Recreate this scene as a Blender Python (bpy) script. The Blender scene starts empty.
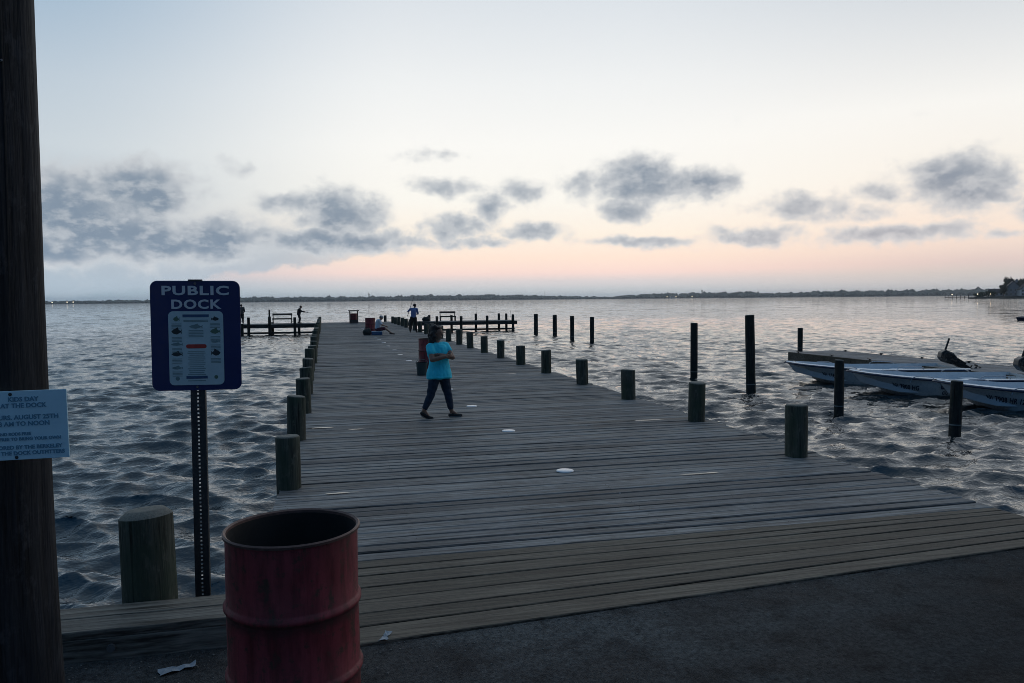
import bpy, bmesh, math, random
import numpy as np
from mathutils import Vector, Matrix
R = math.radians
random.seed(7); RNG = np.random.default_rng(11)
S = bpy.context.scene
COL = S.collection
WATER = -0.9

# ------------------------------------------------------------------ camera
FPX, EYE, YAW, ROLL = 780.0, 1.95, R(13.5), R(0.53)
PITCH = math.atan(42.2 / FPX)
fw = np.array([math.sin(YAW)*math.cos(PITCH), math.cos(YAW)*math.cos(PITCH), -math.sin(PITCH)])
hz = np.array([math.cos(YAW), -math.sin(YAW), 0.0]); vz = np.cross(hz, fw)
RT = math.cos(ROLL)*hz - math.sin(ROLL)*vz; UP = np.cross(RT, fw)
EYEP = np.array([0, 0, EYE])
def ray(x, y): return fw + RT*(x-512)/FPX - UP*(y-341.5)/FPX
def ground(x, y, z=0.0):
    d = ray(x, y); return Vector(EYEP + d*(z-EYE)/d[2])
def atY(x, y, Y):
    d = ray(x, y); return Vector(EYEP + d*(Y/d[1]))
def azel(x, y):
    d = ray(x, y); d = d/np.linalg.norm(d)
    return math.degrees(math.atan2(d[0], d[1])), math.degrees(math.asin(d[2]))
cd = bpy.data.cameras.new('camera'); cam = bpy.data.objects.new('camera', cd); COL.objects.link(cam)
cd.sensor_width = 36; cd.lens = FPX/1024*36; cd.clip_start = .05; cd.clip_end = 20000
cam.matrix_world = Matrix(((RT[0], UP[0], -fw[0], 0), (RT[1], UP[1], -fw[1], 0), (RT[2], UP[2], -fw[2], EYE), (0, 0, 0, 1)))
S.camera = cam

# ------------------------------------------------------------------ helpers
def lin(c):
    return tuple((v/255/12.92 if v/255 <= .04045 else ((v/255+.055)/1.055)**2.4) for v in c)
class MB:
    """collects geometry, then links it as ONE mesh object"""
    def __init__(s): s.v = []; s.f = []; s.m = []
    def add(s, vs, fs, mi=0):
        o = len(s.v); s.v += [tuple(v) for v in vs]; s.f += [tuple(i+o for i in f) for f in fs]; s.m += [mi]*len(fs); return s
    def box(s, c, d, rot=None, mi=0):
        x, y, z = d[0]/2, d[1]/2, d[2]/2
        vs = [Vector((i, j, k)) for i in (-x, x) for j in (-y, y) for k in (-z, z)]
        if rot is not None: vs = [rot @ v for v in vs]
        vs = [v+Vector(c) for v in vs]
        return s.add(vs, [(0,1,3,2), (4,6,7,5), (0,4,5,1), (2,3,7,6), (0,2,6,4), (1,5,7,3)], mi)
    def tube(s, pts, rad, seg=10, cap=True, mi=0, jit=0.0):
        pts = [Vector(p) for p in pts]; n = len(pts)
        if not hasattr(rad, '__len__'): rad = [rad]*n
        t0 = (pts[1]-pts[0]).normalized()
        a = t0.orthogonal().normalized(); vs = []
        for i, p in enumerate(pts):
            t = (pts[min(i+1, n-1)]-pts[max(i-1, 0)]).normalized()
            a = (a - t*a.dot(t)).normalized(); b = t.cross(a)
            for k in range(seg):
                q = 2*math.pi*k/seg; r = rad[i]*(1+jit*(random.random()-.5))
                vs.append(p+a*(math.cos(q)*r)+b*(math.sin(q)*r))
        fs = [(i*seg+k, i*seg+(k+1) % seg, (i+1)*seg+(k+1) % seg, (i+1)*seg+k) for i in range(n-1) for k in range(seg)]
        if cap: fs += [tuple(range(seg))[::-1], tuple((n-1)*seg+k for k in range(seg))]
        return s.add(vs, fs, mi)
    def lathe(s, prof, seg=24, c=(0, 0, 0), mi=0, wob=None):
        n = len(prof); vs = []
        for (r, z) in prof:
            for k in range(seg):
                q = 2*math.pi*k/seg; w = wob(q, z) if wob else 1.0
                vs.append((c[0]+math.cos(q)*r*w, c[1]+math.sin(q)*r*w, c[2]+z))
        fs = [(i*seg+k, i*seg+(k+1) % seg, (i+1)*seg+(k+1) % seg, (i+1)*seg+k) for i in range(n-1) for k in range(seg)]
        return s.add(vs, fs, mi)
    def disc(s, ring, mi=0): return s.add(ring, [tuple(range(len(ring)))], mi)
    def ball(s, c, r, seg=14, rings=9, rot=None, mi=0):
        if not hasattr(r, '__len__'): r = (r, r, r)
        vs = []
        for i in range(rings+1):
            th = math.pi*i/rings
            for k in range(seg):
                q = 2*math.pi*k/seg
                v = Vector((r[0]*math.sin(th)*math.cos(q), r[1]*math.sin(th)*math.sin(q), -r[2]*math.cos(th)))
                vs.append((rot @ v if rot is not None else v)+Vector(c))
        fs = [(i*seg+k, i*seg+(k+1) % seg, (i+1)*seg+(k+1) % seg, (i+1)*seg+k) for i in range(rings) for k in range(seg)]
        return s.add(vs, fs, mi)
    def limb(s, p0, p1, r0, r1, seg=14):
        p0, p1 = Vector(p0), Vector(p1); s.tube([p0, p1], [r0, r1], seg); s.ball(p0, r0, seg, 8); return s.ball(p1, r1, seg, 8)
    def prism(s, poly, y0, y1, mi=0):     # poly in x,z extruded along y
        n = len(poly); vs = [(x, y0, z) for x, z in poly]+[(x, y1, z) for x, z in poly]
        return s.add(vs, [tuple(range(n)), tuple(range(2*n-1, n-1, -1))]+[(i, i+n, (i+1) % n+n, (i+1) % n) for i in range(n)], mi)
    def mesh(s, name, mats, smooth=False):
        me = bpy.data.meshes.new(name); me.from_pydata(s.v, [], s.f)
        for m in (mats if isinstance(mats, (list, tuple)) else [mats]): me.materials.append(m)
        if any(s.m): me.polygons.foreach_set('material_index', s.m)
        bm = bmesh.new(); bm.from_mesh(me); bmesh.ops.remove_doubles(bm, verts=bm.verts, dist=1e-5)
        bmesh.ops.recalc_face_normals(bm, faces=bm.faces)
        for f in bm.faces: f.smooth = smooth
        bm.to_mesh(me); bm.free(); return me
    def build(s, name, mats, parent=None, smooth=False):
        return link(name, s.mesh(name, mats, smooth), parent, smooth)
def link(name, me, parent=None, smooth=False):
    o = bpy.data.objects.new(name, me); COL.objects.link(o)
    if parent is not None: o.parent = parent
    if smooth and len(me.polygons) < 60000:
        try: me.set_sharp_from_angle(angle=R(42))
        except Exception: pass
    return o
def thing(name, label, cat, loc=(0, 0, 0), rz=0.0, group=None):
    o = bpy.data.objects.new(name, None); COL.objects.link(o); o.location = loc; o.rotation_euler = (0, 0, rz)
    o.empty_display_size = .1
    return tag(o, label, cat, group)
def tag(o, label, cat, group=None):
    o['label'] = label; o['category'] = cat
    if group: o['group'] = group
    return o
def kind(o, k, label=None):
    o['kind'] = k
    if label: o['label'] = label
    return o
def bevel(o, w=.006, seg=2):
    m = o.modifiers.new('bevel', 'BEVEL'); m.width = w; m.segments = seg; m.limit_method = 'ANGLE'; m.angle_limit = R(40); return o
def remesh(mb, name, mat, voxel, parent, smooth=3):
    me = mb.mesh('tmp', mat); o = bpy.data.objects.new('tmp', me); COL.objects.link(o)
    m = o.modifiers.new('r', 'REMESH'); m.mode = 'VOXEL'; m.voxel_size = voxel; m.use_smooth_shade = True
    m2 = o.modifiers.new('s', 'SMOOTH'); m2.factor = .5; m2.iterations = smooth
    dg = bpy.context.evaluated_depsgraph_get(); dg.update()
    out = bpy.data.meshes.new_from_object(o.evaluated_get(dg)); out.name = name
    bpy.data.objects.remove(o); bpy.data.meshes.remove(me)
    out.materials.clear(); out.materials.append(mat)
    return link(name, out, parent)
def text_obj(name, body, size, mat, parent, loc, rot=(math.pi/2, 0, 0), bold=0.0, ext=.0008, align='CENTER', space=1.0, sx=1.0, line=1.0):
    c = bpy.data.curves.new('tmp', 'FONT'); c.body = body; c.size = size; c.extrude = ext; c.offset = bold
    c.align_x = align; c.align_y = 'CENTER'; c.space_character = space; c.space_line = line; c.resolution_u = 3
    o = bpy.data.objects.new('tmp', c); COL.objects.link(o)
    dg = bpy.context.evaluated_depsgraph_get(); dg.update()
    me = bpy.data.meshes.new_from_object(o.evaluated_get(dg)); me.name = name
    bpy.data.objects.remove(o); bpy.data.curves.remove(c)
    me.materials.clear(); me.materials.append(mat)
    t = link(name, me, parent); t.location = loc; t.rotation_euler = rot; t.scale = (sx, 1, 1); return t
ORD = ['nearest', 'second', 'third', 'fourth', 'fifth', 'sixth', 'seventh', 'eighth', 'ninth', 'tenth', 'eleventh', 'twelfth', 'thirteenth',
       'fourteenth', 'fifteenth', 'sixteenth', 'seventeenth', 'eighteenth', 'nineteenth', 'twentieth', 'twenty-first', 'twenty-second', 'twenty-third', 'twenty-fourth']

# ------------------------------------------------------------------ materials
class NT:
    def __init__(s, tree): s.t = tree; s.n = tree.nodes; s.l = tree.links
    def node(s, typ, **kw):
        n = s.n.new(typ)
        for k, v in kw.items():
            if k == 'ins':
                for i, x in v.items(): s.put(n.inputs[i], x)
            else: setattr(n, k, v)
        return n
    def put(s, sock, x):
        if isinstance(x, bpy.types.NodeSocket): s.l.new(x, sock)
        elif isinstance(x, bpy.types.Node): s.l.new(x.outputs[0], sock)
        else:
            if hasattr(x, '__len__') and sock.type == 'RGBA' and len(x) == 3: x = (*x, 1)
            sock.default_value = x
    def math(s, op, a, b=0.0, c=0.0, clamp=False): return s.node('ShaderNodeMath', operation=op, use_clamp=clamp, ins={0: a, 1: b, 2: c}).outputs[0]
    def mix(s, f, a, b, typ='MIX'):
        n = s.node('ShaderNodeMix', data_type='RGBA', blend_type=typ); s.put(n.inputs[0], f); s.put(n.inputs[6], a); s.put(n.inputs[7], b); return n.outputs[2]
    def ramp(s, f, stops, interp='LINEAR'):
        n = s.node('ShaderNodeValToRGB'); s.put(n.inputs[0], f); e = n.color_ramp.elements; n.color_ramp.interpolation = interp
        while len(e) < len(stops): e.new(.5)
        for i, (p, c) in enumerate(stops):
            e[i].position = p; e[i].color = (*c, 1) if hasattr(c, '__len__') else (c, c, c, 1)
        return n.outputs[0]
    def noise(s, vec, scale, detail=4, rough=.55, dist=0.0):
        return s.node('ShaderNodeTexNoise', ins={'Vector': vec, 'Scale': scale, 'Detail': detail, 'Roughness': rough, 'Distortion': dist}).outputs[0]
    def mapr(s, f, a, b, c=0.0, d=1.0, smooth=False):
        n = s.node('ShaderNodeMapRange', interpolation_type='SMOOTHSTEP' if smooth else 'LINEAR'); n.clamp = True
        for i, x in enumerate((f, a, b, c, d)): s.put(n.inputs[i], x)
        return n.outputs[0]
    def scale(s, vec, sc):
        return s.node('ShaderNodeVectorMath', operation='MULTIPLY', ins={0: vec, 1: sc}).outputs[0]
def new_mat(name):
    m = bpy.data.materials.new(name); m.use_nodes = True; nt = NT(m.node_tree); b = nt.n['Principled BSDF']; return m, nt, b
def obj_rand(nt): return nt.node('ShaderNodeObjectInfo').outputs['Random']
def plain(name, col, rough=.6, metal=0.0, var=.25, scale=8.0, bump=.0, spec=None, scuff=None, stretch=(1, 1, 1)):
    """a base colour broken up by two scales of noise, optional scuff colour"""
    m, nt, b = new_mat(name); P = nt.node('ShaderNodeTexCoord').outputs['Object']
    P = nt.scale(P, stretch)
    n1 = nt.noise(P, scale, 5); n2 = nt.noise(P, scale*7, 3)
    f = nt.math('ADD', nt.math('MULTIPLY', n1, .65), nt.math('MULTIPLY', n2, .35))
    lo = tuple(c*(1-var) for c in col); hi = tuple(min(1, c*(1+var)) for c in col)
    c = nt.ramp(f, [(.3, lo), (.7, hi)])
    if scuff: c = nt.mix(nt.mapr(nt.noise(P, scale*1.7, 8, .7), .56, .68), c, scuff)
    nt.put(b.inputs['Base Color'], c); b.inputs['Metallic'].default_value = metal
    nt.put(b.inputs['Roughness'], nt.mapr(n2, .3, .7, max(.05, rough-.1), min(1, rough+.1)))
    if spec is not None: b.inputs['Specular IOR Level'].default_value = spec
    if bump: nt.put(b.inputs['Normal'], nt.node('ShaderNodeBump', ins={'Strength': bump, 'Distance': .01, 'Height': f}).outputs[0])
    return m
def emit(name, col, s):
    m = bpy.data.materials.new(name); m.use_nodes = True; nt = NT(m.node_tree); b = nt.n['Principled BSDF']
    b.inputs['Base Color'].default_value = (*col, 1); b.inputs['Emission Color'].default_value = (*col, 1); b.inputs['Emission Strength'].default_value = s; return m

def plank_mat(name, cols, along='X', stain=.5, worn=None):
    m, nt, b = new_mat(name); P = nt.node('ShaderNodeTexCoord').outputs['Object']
    isl = nt.node('ShaderNodeNewGeometry').outputs['Random Per Island']
    off = nt.node('ShaderNodeCombineXYZ', ins={0: nt.math('MULTIPLY', isl, 37.0), 1: 0.0, 2: nt.math('MULTIPLY', isl, 91.0)}).outputs[0]
    Q = nt.node('ShaderNodeVectorMath', operation='ADD', ins={0: P, 1: off}).outputs[0]
    g = nt.scale(Q, (.8, 17, 10) if along == 'X' else (17, .8, 10))
    grain = nt.noise(g, 1.6, 6, .65, .4); fine = nt.noise(nt.scale(Q, (3, 150, 30) if along == 'X' else (150, 3, 30)), 1.5, 3, .6)
    base = nt.ramp(isl, [(0, cols[0]), (.35, cols[1]), (.7, cols[2]), (1, cols[3])])
    gm = nt.math('ADD', nt.math('MULTIPLY', grain, .6), nt.math('MULTIPLY', fine, .4))
    c = nt.mix(nt.mapr(gm, .41, .59), nt.mix(1.0, base, (.3, .29, .29), 'MULTIPLY'), nt.mix(1.0, base, (1.75, 1.75, 1.75), 'MULTIPLY'))
    b.inputs['Specular IOR Level'].default_value = .22
    big = nt.noise(nt.scale(P, (.5, 1.3, 1)), 1.0, 7, .66)
    c = nt.mix(nt.math('MULTIPLY', nt.mapr(big, .47, .58), stain), c, nt.mix(1.0, c, (.42, .42, .44), 'MULTIPLY'))
    knots = nt.node('ShaderNodeTexVoronoi', ins={'Vector': nt.scale(Q, (1.3, 5, 3)), 'Scale': 1.2}).outputs['Distance']
    c = nt.mix(nt.mapr(knots, .03, .09, .75, 0), c, nt.mix(1.0, c, (.3, .27, .25), 'MULTIPLY'))
    if worn:  # a trodden, slightly paler lane
        c = nt.mix(nt.math('MULTIPLY', nt.mapr(nt.noise(nt.scale(P, (.7, .12, 1)), 1.0, 4), .42, .62), .5), c, nt.mix(.5, c, worn))
    spots = nt.node('ShaderNodeTexVoronoi', ins={'Vector': P, 'Scale': 2.3}).outputs['Distance']
    spn = nt.noise(P, 3.0, 2)
    c = nt.mix(nt.math('MULTIPLY', nt.mapr(spots, .012, .028, 1, 0), nt.mapr(spn, .55, .6)), c, (.45, .46, .46))
    nt.put(b.inputs['Base Color'], c)
    nt.put(b.inputs['Roughness'], nt.mapr(gm, .4, .6, .55, .8))
    nt.put(b.inputs['Normal'], nt.node('ShaderNodeBump', ins={'Strength': .8, 'Distance': .012, 'Height': gm}).outputs[0])
    return m
def pile_mat(name, a, bcol, green, pale):
    m, nt, b = new_mat(name); P = nt.node('ShaderNodeTexCoord').outputs['Object']; r = obj_rand(nt)
    Q = nt.node('ShaderNodeVectorMath', operation='ADD', ins={0: P, 1: nt.node('ShaderNodeCombineXYZ', ins={0: nt.math('MULTIPLY', r, 50.0), 2: nt.math('MULTIPLY', r, 31.0)}).outputs[0]}).outputs[0]
    st = nt.noise(nt.scale(Q, (16, 16, .9)), 1.5, 6, .65, .3); fine = nt.noise(nt.scale(Q, (70, 70, 4)), 1.5, 3)
    blot = nt.noise(nt.scale(Q, (3, 3, 2.2)), 1.3, 5)
    f = nt.math('ADD', nt.math('MULTIPLY', st, .65), nt.math('MULTIPLY', fine, .35))
    c = nt.ramp(f, [(.38, a), (.62, bcol)])
    lich = nt.math('MULTIPLY', nt.mapr(nt.noise(nt.scale(Q, (9, 9, 5)), 1.6, 6, .7), .54, .64), .7)
    c = nt.mix(lich, c, tuple(1.25*v for v in bcol))
    crk = nt.noise(nt.scale(Q, (26, 26, .7)), 1.2, 2, .5); c = nt.mix(nt.mapr(crk, .62, .68), c, tuple(.25*v for v in a))
    c = nt.mix(nt.math('MULTIPLY', nt.mapr(blot, .45, .62), .7), c, green)
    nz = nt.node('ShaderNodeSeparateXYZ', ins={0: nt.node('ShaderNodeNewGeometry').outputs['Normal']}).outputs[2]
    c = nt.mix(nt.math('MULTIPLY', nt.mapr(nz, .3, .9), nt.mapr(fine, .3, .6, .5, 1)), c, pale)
    nt.put(b.inputs['Base Color'], c); b.inputs['Roughness'].default_value = .8
    b.inputs['Specular IOR Level'].default_value = .3
    nt.put(b.inputs['Normal'], nt.node('ShaderNodeBump', ins={'Strength': .8, 'Distance': .015, 'Height': f}).outputs[0])
    return m

M = {}
M['old_plank'] = plank_mat('weathered planks', [(.115, .112, .108), (.205, .2, .19), (.25, .244, .23), (.165, .15, .13)], stain=.55, worn=(.2, .2, .2))
M['new_plank'] = plank_mat('newer planks', [(.085, .072, .054), (.122, .103, .077), (.138, .116, .088), (.096, .081, .06)], stain=.4)
M['cap_plank'] = plank_mat('bulkhead cap', [(.13, .12, .10), (.15, .14, .12), (.16, .145, .12), (.14, .125, .10)], stain=.4)
M['beam'] = plank_mat('dark beam', [(.05, .05, .048), (.06, .058, .055), (.055, .055, .052), (.05, .05, .05)])
M['pile'] = pile_mat('green pile', (.026, .03, .022), (.11, .115, .09), (.045, .065, .042), (.22, .21, .18))
M['wet_pile'] = pile_mat('dark wet pile', (.015, .016, .015), (.05, .05, .045), (.02, .03, .022), (.12, .12, .11))
M['pole'] = pile_mat('utility pole', (.004, .005, .007), (.033, .035, .041), (.014, .016, .02), (.06, .06, .06))

# ------------------------------------------------------------------ world
def make_world():
    w = bpy.data.worlds.new('World'); S.world = w; w.use_nodes = True; nt = NT(w.node_tree)
    bg = nt.n['Background']
    d = nt.node('ShaderNodeTexCoord').outputs['Generated']
    xyz = nt.node('ShaderNodeSeparateXYZ', ins={0: d})
    el = nt.math('MULTIPLY', nt.math('ARCSINE', xyz.outputs[2]), 57.29578)
    az = nt.math('MULTIPLY', nt.math('ARCTAN2', xyz.outputs[0], xyz.outputs[1]), 57.29578)
    t = nt.math('SQRT', nt.math('DIVIDE', nt.math('MAXIMUM', el, 0.0), 90.0))
    T = lambda e: math.sqrt(e/90)
    zen = (.17, .25, .35)
    def col(st): return nt.ramp(t, [(T(e), c if max(c) <= 1 else lin(c)) for e, c in st]+[(T(34), tuple(.88*a+.12*b for a, b in zip(lin(st[-1][1]), zen))), (T(50), tuple(.5*a+.5*b for a, b in zip(lin(st[-1][1]), zen))), (1, zen)])
    ctr = col([(0, (168, 178, 186)), (.7, (184, 189, 192)), (1.3, (204, 197, 197)), (2.0, (238, 210, 200)), (3.0, (246, 222, 205)), (4.6, (249, 237, 222)), (7.2, (251, 248, 240)), (11, (251, 250, 246)), (15, (241, 243, 243)), (21.5, (217, 224, 231))])
    lef = col([(0, (140, 160, 175)), (.8, (150, 170, 184)), (2.0, (165, 178, 190)), (5, (182, 193, 203)), (10, (202, 212, 219)), (14, (190, 204, 216)), (21.5, (150, 178, 203))])
    rig = col([(0, (166, 172, 178)), (.8, (178, 180, 181)), (1.4, (188, 184, 181)), (2.2, (207, 191, 187)), (4, (238, 220, 206)), (8, (246, 241, 232)), (12, (247, 246, 242)), (21.5, (198, 207, 217))])
    bak = nt.ramp(t, [(0, (.003, .018, .050)), (T(8), (.005, .032, .09)), (T(25), (.012, .068, .17)), (T(50), (.072, .16, .29)), (1, zen)])
    c = nt.mix(nt.mapr(az, -19, 7, 0, 1, True), lef, ctr)
    c = nt.mix(nt.mapr(az, 20, 46, 0, 1, True), c, rig)
    side = nt.math('ABSOLUTE', nt.math('SUBTRACT', az, 22.0))
    c = nt.mix(nt.mapr(side, 42, 112, 0, 1, True), c, bak)
    # clouds: soft patches broken up by noise, in directions of the sky
    az0, el0 = azel(512, 299); p = nt.node('ShaderNodeCombineXYZ', ins={0: az, 1: el}).outputs[0]
    n = nt.noise(nt.scale(p, (1, 1.35, 1)), .4, 6, .55, .2); n2 = nt.noise(nt.scale(p, (1, 1.3, 1)), 1.1, 5, .55, .2)
    nn = nt.math('ADD', nt.math('MULTIPLY', n, .7), nt.math('MULTIPLY', n2, .3))
    pw = nt.node('ShaderNodeVectorMath', operation='ADD', ins={0: p, 1: nt.scale(nt.node('ShaderNodeVectorMath', operation='SUBTRACT', ins={0: nt.node('ShaderNodeTexNoise', ins={'Vector': p, 'Scale': .5, 'Detail': 3.0}).outputs['Color'], 1: (.5, .5, .5)}).outputs[0], (3.0, 1.6, 0))}).outputs[0]
    tot = None
    def blob(x, y, rx, ry, wt):
        nonlocal tot
        a, e = azel(x, y); k = .0735
        q = nt.node('ShaderNodeVectorMath', operation='MULTIPLY', ins={0: nt.node('ShaderNodeVectorMath', operation='SUBTRACT', ins={0: pw, 1: (a, e, 0)}).outputs[0], 1: (1/(rx*k), 1/(ry*k), 0)}).outputs[0]
        dd = nt.node('ShaderNodeVectorMath', operation='DOT_PRODUCT', ins={0: q, 1: q}).outputs['Value']
        g = nt.math('MULTIPLY', nt.math('EXPONENT', nt.math('MULTIPLY', dd, -1.0)), wt)
        tot = g if tot is None else nt.math('MAXIMUM', tot, g)
    for b in [(66, 212, 78, 40, 1.4), (142, 190, 54, 27, 1.35), (110, 236, 100, 28, 1.4), (215, 237, 64, 22, 1.3), (50, 250, 80, 18, 1.3), (180, 246, 90, 17, 1.3),
              (290, 201, 34, 12, .95), (340, 214, 46, 26, 1.3), (335, 241, 86, 14, 1.3), (400, 244, 48, 8, .9),
              (452, 228, 40, 15, 1.05), (488, 209, 26, 16, 1), (520, 194, 32, 15, .95), (532, 231, 32, 11, 1), (475, 240, 46, 8, .95), (585, 184, 26, 20, .9),
              (638, 182, 50, 23, 1.3), (694, 183, 46, 18, 1.25), (628, 209, 34, 13, .95), (580, 182, 22, 18, .75),
              (645, 241, 64, 7, 1), (750, 236, 58, 11, 1), (805, 207, 46, 15, .98), (873, 213, 22, 10, .85), (885, 233, 62, 11, 1), (942, 229, 34, 10, .9),
              (962, 181, 44, 25, 1.3), (992, 196, 28, 10, .9), (882, 193, 22, 9, .65), (1012, 232, 24, 7, .8), (240, 168, 30, 10, .58), (430, 155, 34, 10, .66), (450, 188, 50, 12, .75), (880, 193, 30, 10, .75), (1070, 205, 60, 14, .9), (1160, 225, 80, 16, .9)]:
        blob(*b)
    dens = nt.math('ADD', tot, nt.math('MULTIPLY', nt.math('SUBTRACT', nn, .5), 1.55))
    al = nt.mapr(dens, .2, .82, 0, 1, True)
    shade = nt.noise(nt.node('ShaderNodeVectorMath', operation='ADD', ins={0: nt.scale(p, (1, 1.7, 1)), 1: (5, 9, 0)}).outputs[0], .75, 5, .55)
    dark = nt.math('MULTIPLY', nt.mapr(dens, .45, 1.35, .1, 1, True), nt.mapr(shade, .32, .56, .5, 1.0, True))
    cc = nt.mix(dark, lin((206, 209, 212)), lin((122, 139, 158)))
    # shelf of grey cloud low on the left, its lower right edge slanting up
    a1, e1 = azel(200, 280); a2, e2 = azel(420, 250)
    edge = nt.math('SUBTRACT', el, nt.math('ADD', nt.math('MULTIPLY', nt.math('SUBTRACT', az, a1), (e2-e1)/(a2-a1)), e1))
    edge = nt.math('ADD', edge, nt.math('ADD', nt.math('MULTIPLY', nt.math('SUBTRACT', n2, .5), .7), nt.math('MULTIPLY', nt.math('SUBTRACT', n, .5), 1.6)))
    sh = nt.math('MULTIPLY', nt.mapr(edge, -.2, .25, 0, 1, True), nt.mapr(el, e2+.2, e2+1.6, 1, 0, True))
    sh = nt.math('MULTIPLY', sh, nt.mapr(az, a1+4, a2+2, 1, 0, True))
    c = nt.mix(nt.math('MULTIPLY', sh, .8), c, lin((166, 180, 192)))
    c = nt.mix(nt.math('MULTIPLY', al, .93), c, cc)
    sky = nt.node('ShaderNodeTexSky', sky_type='NISHITA'); sky.sun_disc = False; sky.sun_elevation = R(1.5); sky.sun_rotation = R(38); sky.dust_density = 1.5
    nish = nt.mix(1.0, sky.outputs[0], (.5, .5, .5), 'MULTIPLY')
    lift = nt.math('ADD', 1.07, nt.math('MULTIPLY', nt.math('EXPONENT', nt.math('MULTIPLY', nt.math('MAXIMUM', el, 0.0), -.42)), .62))
    ten = nt.node('ShaderNodeVectorMath', operation='SCALE', ins={0: c, 'Scale': nt.math('MULTIPLY', lift, 10.0)}).outputs[0]
    fin = nt.mix(.06, ten, nish)
    nt.put(bg.inputs[0], fin); bg.inputs[1].default_value = .1
    w.cycles.sampling_method = 'MANUAL'; w.cycles.sample_map_resolution = 1024
make_world()
sl = bpy.data.lights.new('sun', 'SUN'); so = bpy.data.objects.new('sun', sl); COL.objects.link(so)
sl.energy = .004; sl.angle = R(12); sl.color = (1, .8, .65)
so.rotation_euler = Vector((math.sin(R(38))*math.cos(R(2)), math.cos(R(38))*math.cos(R(2)), math.sin(R(2)))).to_track_quat('Z', 'Y').to_euler()
so.location = (0, 0, 30)
S.view_settings.view_transform = 'Standard'; S.view_settings.look = 'None'; S.view_settings.exposure = 0; S.view_settings.gamma = 1
S.view_settings.use_curve_mapping = False

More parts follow.
